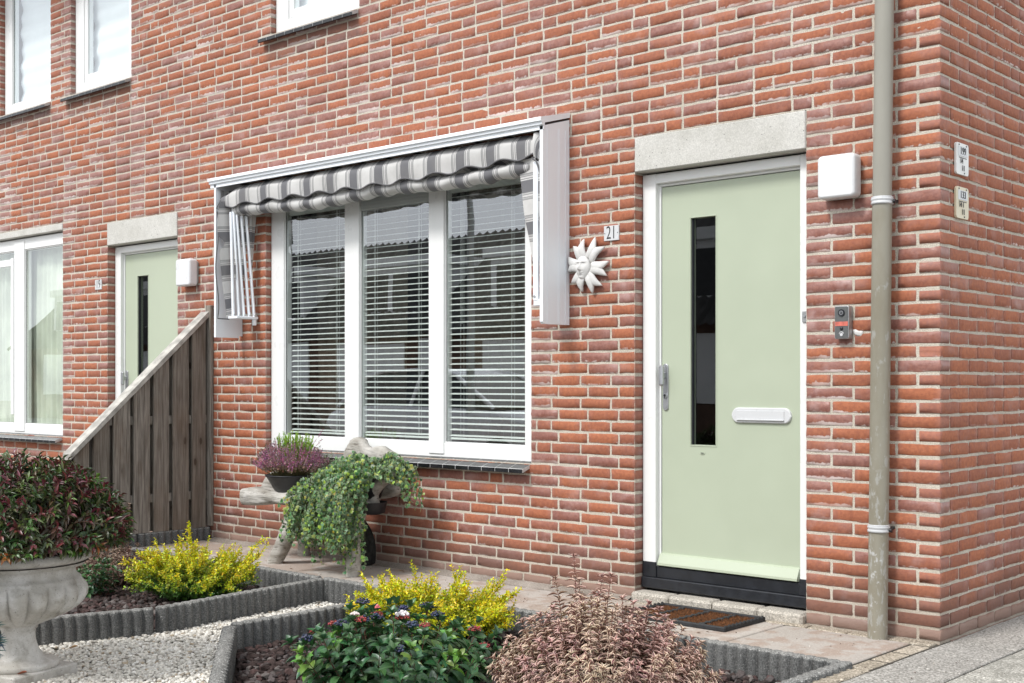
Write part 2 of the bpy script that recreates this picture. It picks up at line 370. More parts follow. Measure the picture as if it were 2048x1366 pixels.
def nmesh(name, V, F, mats, parent=None, uv=None, col=None, mi=None, smooth=True, **tg):
    """V (n,3), F (m,k) numpy; uv per vertex; col per vertex"""
    me = bpy.data.meshes.new(name); n = len(V); m, k = F.shape
    me.vertices.add(n); me.vertices.foreach_set('co', np.ascontiguousarray(V, np.float32).ravel())
    me.loops.add(m * k); me.loops.foreach_set('vertex_index', np.ascontiguousarray(F, np.int32).ravel())
    me.polygons.add(m); me.polygons.foreach_set('loop_start', np.arange(m, dtype=np.int32) * k)
    me.polygons.foreach_set('use_smooth', np.full(m, smooth, bool))
    for q in (mats if isinstance(mats, (list, tuple)) else [mats]): me.materials.append(q)
    if mi is not None: me.polygons.foreach_set('material_index', mi.astype(np.int32))
    if uv is not None:
        u = me.uv_layers.new(name='UVMap'); u.data.foreach_set('uv', uv[F.ravel()].astype(np.float32).ravel())
    if col is not None:
        ca = me.color_attributes.new('Col', 'FLOAT_COLOR', 'POINT'); c = np.ones((n, 4), np.float32); c[:, :3] = col
        ca.data.foreach_set('color', c.ravel())
    me.update(calc_edges=True); me.validate()
    return link(name, me, parent, **tg)
def instance(T, TF, A, pos):
    """template T (k,3), faces TF, per-instance 3x3 A (n,3,3) (columns = axes), pos (n,3)"""
    n, k = len(pos), len(T)
    V = np.einsum('nij,kj->nki', A, T) + pos[:, None, :]
    F = TF[None] + (np.arange(n) * k)[:, None, None]
    return V.reshape(-1, 3), F.reshape(-1, TF.shape[1])
def frames(D, N):
    """rotation matrices with y = D, z close to N"""
    Y = D / (np.linalg.norm(D, axis=1, keepdims=True) + 1e-9); X = np.cross(Y, N); X /= np.linalg.norm(X, axis=1, keepdims=True) + 1e-9
    Z = np.cross(X, Y); return np.stack([X, Y, Z], axis=2)
def ico(sub=1):
    import bmesh
    bm = bmesh.new(); bmesh.ops.create_icosphere(bm, subdivisions=sub, radius=1); V = np.array([v.co[:] for v in bm.verts]); F = np.array([[v.index for v in f.verts] for f in bm.faces]); bm.free(); return V, F
def randrot(n):
    q = RNG.normal(size=(n, 4)); q /= np.linalg.norm(q, axis=1, keepdims=True); w, x, y, z = q.T
    return np.stack([np.stack([1 - 2 * (y * y + z * z), 2 * (x * y - z * w), 2 * (x * z + y * w)], 1), np.stack([2 * (x * y + z * w), 1 - 2 * (x * x + z * z), 2 * (y * z - x * w)], 1), np.stack([2 * (x * z - y * w), 2 * (y * z + x * w), 1 - 2 * (x * x + y * y)], 1)], 1)

# ------------------------------------------------------------------ the two terraced houses
CH = .0625; ZT = 5.25; XL = -14.0; PARTY = -5.44; MOD = .1045
# openings on the facade: x0, x1, z0, z1
OP = [(-1.662, -.657, 0.0, 36 * CH), (-1.662, -.657, 36 * CH, 39 * CH),          # door 21 and its lintel
      (-6.942, -5.937, 0.0, 36 * CH), (-6.942, -5.937, 36 * CH, 39 * CH),
      (-4.845, -2.388, 11 * CH, 39 * CH),                                        # window 21
      (-9.75, -7.66, 11 * CH, 40 * CH),                                          # window 19
      (-4.79, -3.861, 57 * CH, 80 * CH), (-7.53, -6.586, 57 * CH, 80 * CH), (-8.79, -7.868, 57 * CH, 80 * CH)]
LINTELS = [(-1.662, -.657, 36 * CH, 39 * CH), (-6.942, -5.937, 36 * CH, 39 * CH), (-9.75, -7.66, 39 * CH, 40 * CH)]

def row_spans(z, x0, x1):
    """free spans of the facade at height z"""
    cuts = sorted([(a, b) for a, b, c, d in OP if c <= z < d]); out = []; x = x0
    for a, b in cuts:
        if a > x: out.append((x, min(a, x1)))
        x = max(x, b)
    if x < x1: out.append((x, x1))
    return [(a, b) for a, b in out if b - a > .02]
def brick_row(a, b, k, rnd, seq_from_right=True, start=None):
    """list of (x0,x1) of the bricks between a and b in course k; joints never line up with the course below"""
    out = []; x = b; j = .0115
    first = start if start is not None else ((.100 if k % 2 else .152))
    if b - a < .16: return [(a, b)]
    w = first; run = 0
    while x - a > .03:
        x0 = x - w
        if x0 - a < .045: x0 = a
        out.append((x0, x)); x = x0 - j
        if rnd.random() < .16 and run > 1: w = .097; run = 0
        else: w = .1975; run += 1
    return out
def brick_mesh(name, boxes, axis, mortar, parent, label=None):
    """boxes: array (n,4): a0,a1,z0,z1 on a wall whose front faces -y (axis 'x') or +x (axis 'y'); rounded hand-moulded bricks"""
    bx = np.array([b[:4] for b in boxes]); n = len(bx)
    tu = [0, 0, .25, .5, .75, 1, 1]; ou = [0, .0032, 0, 0, 0, -.0032, 0]; tv = [0, 0, .5, 1, 1]; ov = [0, .0032, 0, -.0032, 0]
    T = []; O = []
    nu, nv = len(tu), len(tv)
    for j in range(nv):
        for i in range(nu):
            edge = (i in (0, nu - 1)) + (j in (0, nv - 1))
            T.append((tu[i], 0, tv[j])); O.append((ou[i] if not (i in (0, nu - 1) and 0) else 0, .0030 if edge == 1 else (.005 if edge == 2 else 0), ov[j]))
    ring = [i for i in range(nu)] + [j * nu + nu - 1 for j in range(1, nv)] + [(nv - 1) * nu + i for i in range(nu - 2, -1, -1)] + [j * nu for j in range(nv - 2, 0, -1)]
    F = [(j * nu + i, j * nu + i + 1, (j + 1) * nu + i + 1, (j + 1) * nu + i) for j in range(nv - 1) for i in range(nu - 1)]
    base = nu * nv; R = len(ring)
    for r in ring: T.append(T[r]); O.append(O[r])
    for r in ring: T.append((T[r][0], 1, T[r][2])); O.append((O[r][0], 0, O[r][2]))
    for q in range(R): F.append((base + q, base + R + q, base + R + (q + 1) % R, base + (q + 1) % R))
    T = np.array(T); O = np.array(O); F = np.array(F)
    corner = [0, nu - 1, (nv - 1) * nu, nv * nu - 1]
    ringset = set(ring)
    jit = np.zeros((n, len(T), 3)); J = RNG.normal(0, .00115, (n, base, 3)); J[:, :, 1] *= .9
    inner = [i for i in range(base) if i not in ringset]; J[:, inner, 0] *= .8
    # round the corners of the outline
    for c_, sx, sz in ((corner[0], 1, 1), (corner[1], -1, 1), (corner[2], 1, -1), (corner[3], -1, -1)):
        J[:, c_, 0] += sx * .0035; J[:, c_, 2] += sz * .0035
    jit[:, :base] = J; jit[:, base:base + R] = J[:, ring]; jit[:, base + R:] = J[:, ring] * [1, 0, 1]
    prot = np.clip(RNG.normal(0, .0007, n), -.0014, .0008)
    lo_ = np.stack([bx[:, 0], np.zeros(n), bx[:, 2]], 1); sz = np.stack([bx[:, 1] - bx[:, 0], np.full(n, .098), bx[:, 3] - bx[:, 2]], 1)
    dz = RNG.normal(0, .0009, (n, 1)); tilt = RNG.normal(0, .004, n)
    V = lo_[:, None] + sz[:, None] * T[None] + O[None] + jit
    V[:, :, 1] += prot[:, None] * (T[None, :, 1] == 0); V[:, :, 2] += dz + tilt[:, None] * (T[None, :, 0] - .5) * sz[:, :1]
    V = V.reshape(-1, 3)
    if axis == 'y': V = np.stack([-V[:, 1], V[:, 0], V[:, 2]], 1)
    FF = (F[None] + (np.arange(n) * len(T))[:, None, None]).reshape(-1, 4)
    uv = np.tile(T[:, [0, 2]] + np.stack([O[:, 0] / .2, O[:, 2] / .05], 1), (n, 1))
    r = RNG.random(n); g = np.clip(RNG.beta(1.3, 1.9, n) + .10 * np.sin(bx[:, 2] * 5), 0, 1)
    wz = np.clip((bx[:, 2] - 1.6) / 2.0, 0, 1) if axis == 'x' else np.full(n, .0)
    b = np.clip(RNG.random(n) * (.5 + .7 * wz) - .05, 0, 1)
    if axis == 'x':   # glazed, paler bricks beside the openings
        for e in (-.657, -2.388, -4.845, -6.586, -5.937, -7.66, -8.79, -3.861):
            m_ = (np.abs(bx[:, 0] - e) < .03) & (bx[:, 2] > .45); g[m_] = np.clip(g[m_] + .42, 0, 1); b[m_] = np.clip(b[m_] + .5, 0, 1)
    else: g = g * .75
    col = np.repeat(np.stack([r, g, b], 1), len(T), 0)
    nb = len(V); mv, mf = mortar; mv = np.array(mv); mf = np.array(mf)
    V = np.concatenate([V, mv]); FF = np.concatenate([FF, mf + nb]); uv = np.concatenate([uv, np.zeros((len(mv), 2))]); col = np.concatenate([col, np.zeros((len(mv), 3))])
    mi = np.zeros(len(FF)); mi[len(FF) - len(mf):] = 1
    o = nmesh(name, V, FF, [BR, MO], parent, uv, col, mi, True)
    return o

def mortar_front(x0, x1, extra_z=ZT):
    """front mortar skin with the openings cut out, plus their reveals; y = 5 mm behind the brick faces"""
    rnd = []
    xs = sorted({x0, x1} | {min(max(v, x0), x1) for o in OP for v in o[:2]}); zs = sorted({-.3, ZT} | {v for o in OP for v in o[2:]})
    V = []; F = []
    def isop(x, z): return any(a < x < b and c < z < d for a, b, c, d in OP)
    def quad(*p):
        b = len(V); V.extend(p); F.append((b, b + 1, b + 2, b + 3))
    yf = .0034; yb = .11
    for i in range(len(xs) - 1):
        for j in range(len(zs) - 1):
            a, b, c, d = xs[i], xs[i + 1], zs[j], zs[j + 1]
            if b - a < 1e-6 or isop((a + b) / 2, (c + d) / 2): continue
            quad((a, yf, c), (b, yf, c), (b, yf, d), (a, yf, d)); quad((a, yb, c), (a, yb, d), (b, yb, d), (b, yb, c))
            e = .001
            for (xx, nx) in ((a, -1), (b, 1)):
                if isop(xx + nx * e, (c + d) / 2):
                    s_ = xx - nx * .004; quad((s_, yf, c), (s_, yb, c), (s_, yb, d), (s_, yf, d))
            for (zz, nz_) in ((c, -1), (d, 1)):
                if isop((a + b) / 2, zz + nz_ * e):
                    s_ = zz - nz_ * .004 if zz > .01 else zz; quad((a, yf, s_), (b, yf, s_), (b, yb, s_), (a, yb, s_))
    return V, F
rnd = random.Random(11)
BXS21, BXS19 = [], []
for k in range(-1, int(ZT / CH)):
    z = k * CH + .0066; z0, z1 = z, z + .0503
    zc = k * CH + .03
    right = -.002 if k % 2 else -.1135 + 0.0
    for a, b in row_spans(zc, XL, 0):
        aa, bb = a + .001, b - .001
        if b > -1e-6:
            if k % 2: seq = brick_row(aa, -.001, k, rnd, start=.1985)
            else: seq = brick_row(aa, -.1125, k, rnd, start=.1985); 
        else: seq = brick_row(aa, bb, k, rnd)
        for p, q in seq:
            (BXS21 if (p + q) / 2 > PARTY else BXS19).append((p, q, z0, z1))
BS = []
for k in range(-1, int(ZT / CH)):
    z0 = k * CH + .0066; s0 = .1115 if k % 2 else .001
    y = s0; w = .1985 if k % 2 else .1985
    if not k % 2: w = .1985
    run = 0
    while y < 5.6:
        BS.append((y, min(y + w, 5.7), z0, z0 + .0503)); y += w + .0105
        if rnd.random() < .15 and run > 1: w = .098; run = 0
        else: w = .1985; run += 1
BS = [b for b in BS]

house = thing('brick_house', 'red brick end house with pale green door, wide three pane window and striped awning', 'house', (-2.7, 0, 0))
house19 = thing('brick_house', 'red brick neighbouring house on the left beyond the slanted fence, with tall narrow upstairs windows', 'house', (-8.0, 0, 0))
mv, mf = mortar_front(PARTY, -.0052)
b0 = len(mv)   # side wall skin
mv += [(-.0052, .0052, -.3), (-.0052, 5.7, -.3), (-.0052, 5.7, ZT), (-.0052, .0052, ZT)]; mf.append((b0, b0 + 1, b0 + 2, b0 + 3))
brick_mesh('wall', BXS21, 'x', (mv, mf), house)
# the gable bricks are the same wall turned the corner, with a mortar bed behind them
brick_mesh('side_wall', BS, 'y', ([(-.11, .11, -.3), (-.11, 5.7, -.3), (-.11, 5.7, ZT), (-.11, .11, ZT)], [(0, 1, 2, 3)]), house)
mv, mf = mortar_front(XL, PARTY)
brick_mesh('wall', BXS19, 'x', (mv, mf), house19)
for a, b, c, d in LINTELS:
    m = MB(); m.box(a + .002, b - .002, -.004, .1, c + .004, d - .002, bev=.004); m.build('lintel', LINT, house if a > PARTY else house19)

# roofs, gutters (above the frame) and dark rooms behind the glass
ROOFT = simple('roof_tile', (.07, .05, .045), .8, .2, 4)
for hs_, xa, xb in ((house, PARTY, .12), (house19, XL, PARTY)):
    m = MB(); m.prism([(-.45, ZT - .12), (2.9, ZT + 2.7), (6.2, ZT - .12), (6.2, ZT - .02), (2.9, ZT + 2.82), (-.45, ZT - .02)], 'x', xa, xb); m.build('roof', ROOFT, hs_)
    m = MB(); m.box(xa, xb, -.62, -.46, ZT - .16, ZT - .04, bev=.02); m.build('gutter', PVCG, hs_)
def room(parent, x0, x1, z0, z1, depth, wall=ROOMW, y0=.2):
    m = MB(); V = [(x0, y0, z0), (x1, y0, z0), (x1, y0, z1), (x0, y0, z1), (x0, depth, z0), (x1, depth, z0), (x1, depth, z1), (x0, depth, z1)]
    m.add(V, [(4, 5, 6, 7), (0, 1, 5, 4), (3, 7, 6, 2), (0, 4, 7, 3), (1, 2, 6, 5)]); m.build('room', wall, parent)
room(house, -5.2, -2.1, 0.05, 2.5, 3.2, DARKIN, .3)
room(house, -1.8, -.4, 0.05, 2.45, 2.2, DARKIN, .25)
room(house, -5.2, -3.4, 2.9, 5.2, 2.5, ROOMW, .3)
room(house19, -10.3, -7.2, .05, 2.6, 3.2, ROOMW, .3)
room(house19, -7.1, -5.8, .05, 2.45, 2.2, DARKIN, .25)
room(house19, -7.75, -6.3, 2.9, 5.2, 2.5, ROOMW, .3)
room(house19, -9.2, -7.8, 2.9, 5.2, 2.5, ROOMW, .3)

# ------------------------------------------------------------------ windows
def tiled_sill(parent, x0, x1, ztop, mat_j=TJ, out=-.065, n=None):
    """row of glazed black tiles sloping outward, light joints between"""
    m = MB(); w = .105; n = max(2, round((x1 - x0 + .0) / w)); w = (x1 - x0) / n; y1 = .075; drop = .045; t = .017
    for i in range(n):
        a, b = x0 + i * w + .002, x0 + (i + 1) * w - .002
        r_ = .006
        m.prism([(y1, ztop), (out + r_, ztop - drop), (out, ztop - drop - r_), (out, ztop - drop - .026), (out + .012, ztop - drop - .028), (out + .02, ztop - drop - t), (y1, ztop - t)], 'x', a, b)
    m.prism([(y1, ztop - .001), (out + .004, ztop - drop - .001), (out + .001, ztop - drop - .007), (out + .001, ztop - drop - .025), (out + .018, ztop - drop - t - .001), (y1, ztop - t - .001)], 'x', x0 + .001, x1 - .001, 1)
    o = m.build('window_sill', [BLACKT, mat_j], parent); return o

def window(parent, x0, x1, z0, z1, panes, yf=.045, bars=None, lf=.145, rf=.09, bf=.088, tf=.08, glass_y=.062, sash=()):
    """white timber frame with its panes; panes = list of (xa, xb) clear widths"""
    F = MB(); by = .004
    yb = .112
    F.box(x0, panes[0][0], yf, yb, z0, z1, bev=by); F.box(panes[-1][1], x1, yf, yb, z0, z1, bev=by)
    F.box(panes[0][0] - .002, panes[-1][1] + .002, yf + .002, yb - .002, z0 + .001, z0 + bf, bev=by)
    F.box(panes[0][0] - .002, panes[-1][1] + .002, yf + .002, yb - .002, z1 - tf, z1 - .001, bev=by)
    for i, (a, b) in enumerate(panes):
        for p, q in ((a, a + .007), (b - .007, b)): F.box(p, q, .056, yb - .004, z0 + bf, z1 - tf, bev=.002)
        F.box(a, b, .055, yb - .006, z0 + bf - .002, z0 + bf + .010, bev=.002); F.box(a, b, .057, yb - .007, z1 - tf - .010, z1 - tf + .002, bev=.002)
        if i: F.box(panes[i - 1][1] - .001, a + .001, yf - .006, yb - .003, z0 + .022, z1 - .02, bev=by)
    fr = F.build('window', PVC, parent)
    for i, (a, b) in enumerate(panes):
        zz0, zz1, aa, bb = z0 + bf + .008, z1 - tf - .008, a + .006, b - .006
        if i in sash:
            sm = MB(); w = .052
            for q in ((a + .004, a + w, z0 + bf + .004, z1 - tf - .004), (b - w, b - .004, z0 + bf + .004, z1 - tf - .004)): sm.box(q[0], q[1], .052, .105, q[2], q[3], bev=.003)
            sm.box(a + w - .001, b - w + .001, .053, .104, z0 + bf + .004, z0 + bf + w + .01, bev=.003); sm.box(a + w - .001, b - w + .001, .053, .104, z1 - tf - w, z1 - tf - .004, bev=.003)
            sm.build('sash', PVC, fr); aa, bb, zz0, zz1 = a + w - .004, b - w + .004, z0 + bf + w, z1 - tf - w + .004
        g = MB(); g.add([(aa, glass_y, zz0), (bb, glass_y, zz0), (bb, glass_y, zz1), (aa, glass_y, zz1)], [(0, 1, 2, 3)]); g.build('pane', GL, fr, fix=False)
        g = MB(); e = .0035; y_ = glass_y - .0035
        for q in ((aa, aa + e, zz0, zz1), (bb - e, bb, zz0, zz1), (aa, bb, zz0, zz0 + e), (aa, bb, zz1 - e, zz1)): g.box(q[0], q[1], y_, glass_y - .0002, q[2], q[3])
        g.build('gasket', BLK, fr)
    return fr

P21 = [(-4.70, -4.05), (-3.91, -3.26), (-3.13, -2.476)]
w21 = window(house, -4.843, -2.39, .6885, 2.4345, P21)
m = MB(); m.box(-3.905, -3.265, .05, .10, 2.262, 2.352, bev=.004)
for i in range(3): m.box(-3.89, -3.28, .046, .0502, 2.285 + i * .02, 2.291 + i * .02)
m.build('ventilation_grille', PVCG, w21)
tiled_sill(house, -4.84, -2.395, .705)
w19 = window(house19, -9.745, -7.663, .6885, 39 * CH - .006, [(-9.62, -8.60), (-8.42, -7.745)], tf=.10)
m = MB()
for q in ((-8.69, -8.64, .86, 2.27), ): m.box(q[0], q[1], .05, .105, q[2], q[3], bev=.003)
m.box(-9.58, -8.691, .052, .103, 2.2, 2.26, bev=.003); m.build('sash', PVC, w19)
tiled_sill(house19, -9.745, -7.665, .705)
for (a, b, par) in ((-4.788, -3.863, house), (-7.528, -6.588, house19), (-8.788, -7.87, house19)):
    window(par, a, b, 57 * CH + .002, 80 * CH - .004, [(a + .135, b - .06)], sash=(0,) if a > -8 else ())
    tiled_sill(par, a - .085, b - .005, 57 * CH + .018, out=-.05)

# ------------------------------------------------------------------ doors
STADIUM = lambda cx, cz, hw, hh, r, n=8: [(cx + sx * (hw - r) + r * math.cos(t), cz + sz * (hh - r) + r * math.sin(t)) for sx, sz, t0 in ((1, 1, 0), (-1, 1, .5), (-1, -1, 1), (1, -1, 1.5)) for t in [math.pi * (t0 + .5 * i / n) for i in range(n + 1)]]
def rounded_plate(m, cx, cz, hw, hh, r, y0, y1, mi=0, bev=.0, n=8):
    p = STADIUM(cx, cz, hw, hh, r, n)
    if bev:
        q = STADIUM(cx, cz, hw - bev, hh - bev, max(r - bev, .0004), n); k = len(p)
        V = [(x, y1, z) for x, z in p] + [(x, y0 + bev, z) for x, z in p] + [(x, y0 + .25 * bev, z) for x, z in STADIUM(cx, cz, hw - .35 * bev, hh - .35 * bev, max(r - .35 * bev, .0004), n)] + [(x, y0, z) for x, z in q]
        F = [(l * k + i, l * k + (i + 1) % k, (l + 1) * k + (i + 1) % k, (l + 1) * k + i) for l in range(3) for i in range(k)]
        m.add(V, F, mi, smooth=True); m.add(V[3 * k:], [tuple(range(k))], mi)
    else: m.prism(p, 'y', y0, y1, mi)
def door(parent, dx, plate=True):
    f = MB(); X = lambda v: v + dx
    f.box(X(-1.66), X(-1.575), .068, .17, .175, 2.245, bev=.004); f.box(X(-.728), X(-.659), .068, .17, .175, 2.245, bev=.004)
    f.box(X(-1.577), X(-.726), .07, .168, 2.192, 2.244, bev=.004)
    f.box(X(-1.575), X(-1.562), .098, .166, .19, 2.192, bev=.002); f.box(X(-.741), X(-.728), .098, .166, .19, 2.192, bev=.002); f.box(X(-1.562), X(-.741), .098, .166, 2.178, 2.193, bev=.002)
    fr = f.build('door_frame', PVC, parent)
    t = MB(); t.box(X(-1.6605), X(-.6585), .055, .17, .062, .118, bev=.004); t.box(X(-1.658), X(-.661), .075, .168, .118, .178, bev=.003)
    t.box(X(-1.66), X(-1.573), .0665, .0745, .12, .2, bev=.002); t.box(X(-.73), X(-.659), .0665, .0745, .12, .2, bev=.002)
    t.build('threshold', BLK, parent)
    d = MB(); a, b, z0, z1 = X(-1.558), X(-.745), .178, 2.174; ga, gb, gz0, gz1 = X(-1.378), X(-1.226), .823, 1.997; y0 = .104
    # slab as four boards round the slot so the glass is really recessed
    ys = (y0, .15)
    p_out = [(a, z0), (b, z0), (b, z1), (a, z1)]; r_ = .006
    def ringquads(y):
        return [(a, y, z0), (b, y, z0), (b, y, z1), (a, y, z1), (ga, y, gz0), (gb, y, gz0), (gb, y, gz1), (ga, y, gz1)]
    V = ringquads(ys[0]) + ringquads(ys[1])
    Fq = [(0, 1, 5, 4), (1, 2, 6, 5), (2, 3, 7, 6), (3, 0, 4, 7), (8, 12, 13, 9), (9, 13, 14, 10), (10, 14, 15, 11), (11, 15, 12, 8), (4, 5, 13, 12), (5, 6, 14, 13), (6, 7, 15, 14), (7, 4, 12, 15), (0, 8, 9, 1), (1, 9, 10, 2), (2, 10, 11, 3), (3, 11, 8, 0)]
    d.add(V, Fq)
    for q in ((ga - .007, ga, gz0 - .007, gz1 + .007), (gb, gb + .007, gz0 - .007, gz1 + .007), (ga, gb, gz0 - .007, gz0), (ga, gb, gz1, gz1 + .007)): d.box(q[0], q[1], y0 - .0025, y0 + .001, q[2], q[3], bev=.001)
    dr = d.build('door', DOORG, parent)
    g = MB(); g.add([(ga, .128, gz0), (gb, .128, gz0), (gb, .128, gz1), (ga, .128, gz1)], [(0, 1, 2, 3)]); g.build('glass', GLD, dr, fix=False)
    g = MB()
    g.box(ga + .0005, ga + .008, .112, .126, gz0 + .001, gz1 - .001); g.box(gb - .006, gb - .0005, .112, .126, gz0 + .001, gz1 - .001); g.build('glazing_bead', BLK, dr)
    w = MB(); w.prism([(y0 + .0, .248), (.088, .242), (.066, .198), (.065, .186), (.072, .183), (y0, .181)], 'x', X(-1.562), X(-.742)); w.build('weather_bar', DOORG, dr)
    h = MB(); rounded_plate(h, X(-1.533), 1.122, .017, .123, .017, y0 - .008, y0, bev=.003)
    h.box(X(-1.548), X(-1.522), y0 - .055, y0 - .028, 1.128, 1.235, bev=.008); h.box(X(-1.542), X(-1.528), y0 - .03, y0 - .006, 1.165, 1.2, bev=.003)
    h.tube([(X(-1.533), y0 - .014, 1.075), (X(-1.533), y0 - .006, 1.075)], .013, 20); h.build('handle', ALU, dr)
    h = MB(); h.tube([(X(-1.533), y0 - .0165, 1.078), (X(-1.533), y0 - .013, 1.078)], .0065, 16); h.box(X(-1.535), X(-1.531), y0 - .0165, y0 - .013, 1.062, 1.078); h.build('lock_cylinder', BLK, dr)
    if plate:
        l = MB(); cx, cz = X(-.958), .982; rounded_plate(l, cx, cz, .168, .0385, .0385, y0 - .012, y0, bev=.005)
        lp = l.build('letterbox', WHITE, dr)
        l = MB(); l.box(cx - .136, cx + .132, y0 - .0145, y0 - .0115, cz - .02, cz + .024, bev=.001); l.box(cx - .136, cx + .132, y0 - .021, y0 - .0125, cz - .0255, cz - .0195, bev=.002); l.build('flap', WHITE, lp)
        v = MB(); v.box(X(-1.318), X(-1.292), y0 - .004, y0 - .0005, .776, .786, bev=.001); v.build('vent_slot', DOORG, dr)
        v = MB(); v.box(X(-1.314), X(-1.296), y0 - .0052, y0 - .0038, .781, .785); v.build('slot_opening', BLK, dr)
        k = MB(); k.box(X(-.712), X(-.676), .060, .069, 1.435, 1.487, bev=.002); st = k.build('strike_plate', ALUD, fr)
        k = MB(); k.tube([(X(-.697), .056, 1.464), (X(-.697), .0615, 1.464)], .007, 14); k.build('screw', ALU, st)
    return dr
door(house, 0); door(house19, -5.28, True)

# dark mortar / clinker doorstep, four concrete clinkers with worn arrises
stp = thing('doorstep', 'row of rough grey clinker stones forming the low step under the nearer green door', 'doorstep', (-1.16, 0, 0))
for i, (a, b) in enumerate([(-1.665, -1.43), (-1.425, -1.17), (-1.165, -.91), (-.905, -.66)]):
    m = MB(); m.box(a, b, -.035 - .003 * (i % 2), .08, -.05, .048 + .002 * (i % 2), bev=.012); m.build('clinker', STEP, stp)

# ------------------------------------------------------------------ blinds and curtains (behind the glass)
wh = ['leftmost', 'middle', 'right hand']
for i, (a, b) in enumerate(P21):
    t = thing('venetian_blind', 'white slatted blind hanging inside the %s pane of the window under the awning' % wh[i], 'blind', ((a + b) / 2, .165, 2.3), 'venetian blinds in the wide window')
    m = MB(); z = .825; sp = .0362; k = 0; yc = .092; hw = .0134
    while z < 2.29:
        tl = .36; vs = []; fs = []
        for q in range(5):
            s_ = -1 + q * .5; yy = yc + s_ * hw; zz = z + s_ * hw * tl - .0022 * s_ * s_ + .0022; vs += [(a + (.04 if i == 0 else .012), yy, zz), (b - .010, yy, zz)]
        for q in range(4): fs.append((2 * q, 2 * q + 1, 2 * q + 3, 2 * q + 2))
        m.add(vs, fs, smooth=True); z += sp
    m.build('slats', BLIND, t, fix=False)
    m = MB(); m.box(a + .02, b - .02, yc - .013, yc + .013, 2.30, 2.335, bev=.002); m.build('head_rail', BLIND, t)
    m = MB(); m.box(a + .022, b - .022, yc - .013, yc + .013, .800, .812, bev=.002); m.build('bottom_rail', BLIND, t)
    for xx in (a + .11, b - .13):
        m = MB()
        for dy in (-.0135, .0135): m.tube([(xx, yc + dy, .81), (xx, yc + dy, 2.3)], .0008, 5)
        m.tube([(xx + .012, yc - .015, .83 if i < 2 else 1.5), (xx + .012, yc - .015, 2.3)], .0009, 5); m.build('cord', BLIND, t)
def curtain(name, label, x0, x1, z0, z1, y, mat, amp=.025, per=.09, group=None):
    n = int((x1 - x0) / .008); vs = []; fs = []
    ph = rnd.random() * 6
    for j, z in enumerate(np.linspace(z0, z1, 9)):
        for i in range(n + 1):
            x = x0 + (x1 - x0) * i / n; k = j / 8
            yy = y + amp * (math.sin(2 * math.pi * x / per + ph + .5 * math.sin(x * 9 + k)) * (.7 + .3 * math.sin(k * 4 + x * 3)) + .35 * math.sin(x * 31 + k * 1.3))
            vs.append((x + .006 * math.sin(k * 5 + x * 20), yy, z))
    for j in range(8):
        for i in range(n): fs.append((j * (n + 1) + i, j * (n + 1) + i + 1, (j + 1) * (n + 1) + i + 1, (j + 1) * (n + 1) + i))
    m = MB(); m.add(vs, fs, smooth=True); return m.build(name, mat, None, fix=False, **tagt(label, 'curtain', group))
curtain('curtain', 'brown grey folds of curtain behind the slats of the leftmost pane, beside the driftwood bench', -4.78, -3.86, .1, 2.42, .42, CURT, .03, .1)
curtain('curtain', 'brown grey folds of curtain behind the slats of the right hand pane', -3.3, -2.35, .1, 2.42, .45, CURT, .03, .1)
curtain('curtain', 'cream green net curtain in the wide window of the neighbouring house', -9.7, -7.7, .3, 2.5, .17, CURTG, .02, .085)
m = MB()   # pleated shade upstairs
def shade(x0, x1, z0, z1, y, label):
    m = MB(); n = 60; vs = []; fs = []
    for i in range(n + 1):
        for k in range(7):
            z = z0 + (z1 - z0) * i / n; x = x0 + (x1 - x0) * k / 6; vs.append((x, y + .008 * math.sin(z * 42 + x * 3 + .8 * math.sin(x * 5)) + .006 * math.sin(z * 17), z))
    for i in range(n):
        for k in range(6): fs.append((7 * i + k, 7 * i + k + 1, 7 * i + k + 8, 7 * i + k + 7))
    m.add(vs, fs, smooth=True); m.build('pleated_shade', SHADE, None, fix=False, **tagt(label, 'window shade', 'pleated shades in the upstairs windows'))
SHADE = simple('shade_cloth', (.85, .87, .9), .9, .02, 3)
shade(-7.4, -6.6, 3.63, 4.99, .14, 'pale pleated shade in the upstairs window directly above the neighbouring green door')
shade(-8.66, -7.9, 3.63, 4.99, .14, 'bright white pleated shade in the upstairs window at the top left corner')
shade(-4.66, -3.9, 3.63, 4.99, .14, 'pale pleated shade in the upstairs window above the striped awning')

# ------------------------------------------------------------------ awning over the wide window
AX0, AX1, AD = -5.115, -2.106, .225
aw = thing('awning', 'grey and white striped folding awning with scalloped edge in a white hood', 'awning', ((AX0 + AX1) / 2, 0, 2.5))
m = MB()   # sloping hood with a stepped fascia
m.prism([(-.001, 2.632), (-AD - .02, 2.572), (-AD - .024, 2.566), (-AD - .024, 2.552), (-AD - .012, 2.548), (-AD - .012, 2.534), (-AD, 2.53), (-AD, 2.508), (-AD + .012, 2.508), (-AD + .012, 2.545), (-.001, 2.604)], 'x', AX0 - .065, AX1 + .004)
m.build('hood', AWN, aw)
m = MB()
for i in range(12): m.box(AX0 + .12 + i * .25, AX0 + .14 + i * .25, -AD + .02, -.01, 2.528, 2.541)
m.prism([(-.002, 2.59), (-AD + .014, 2.535), (-AD + .014, 2.541), (-.002, 2.598)], 'x', AX0 + .004, AX1 - .004); m.build('hood_slats', BLK, aw)
m = MB()   # right cheek: boarded, perpendicular to the wall
m.prism([(-.001, 1.462), (-AD + .01, 1.462), (-AD, 1.474), (-AD, 2.528), (-.001, 2.592)], 'x', AX1 - .022, AX1)
for y_ in (-.19, -.098, -.088, -.036): m.box(AX1 - .001, AX1 + .0016, y_, y_ + .003, 1.466, 2.53)
m.build('side_panel', AWN, aw)
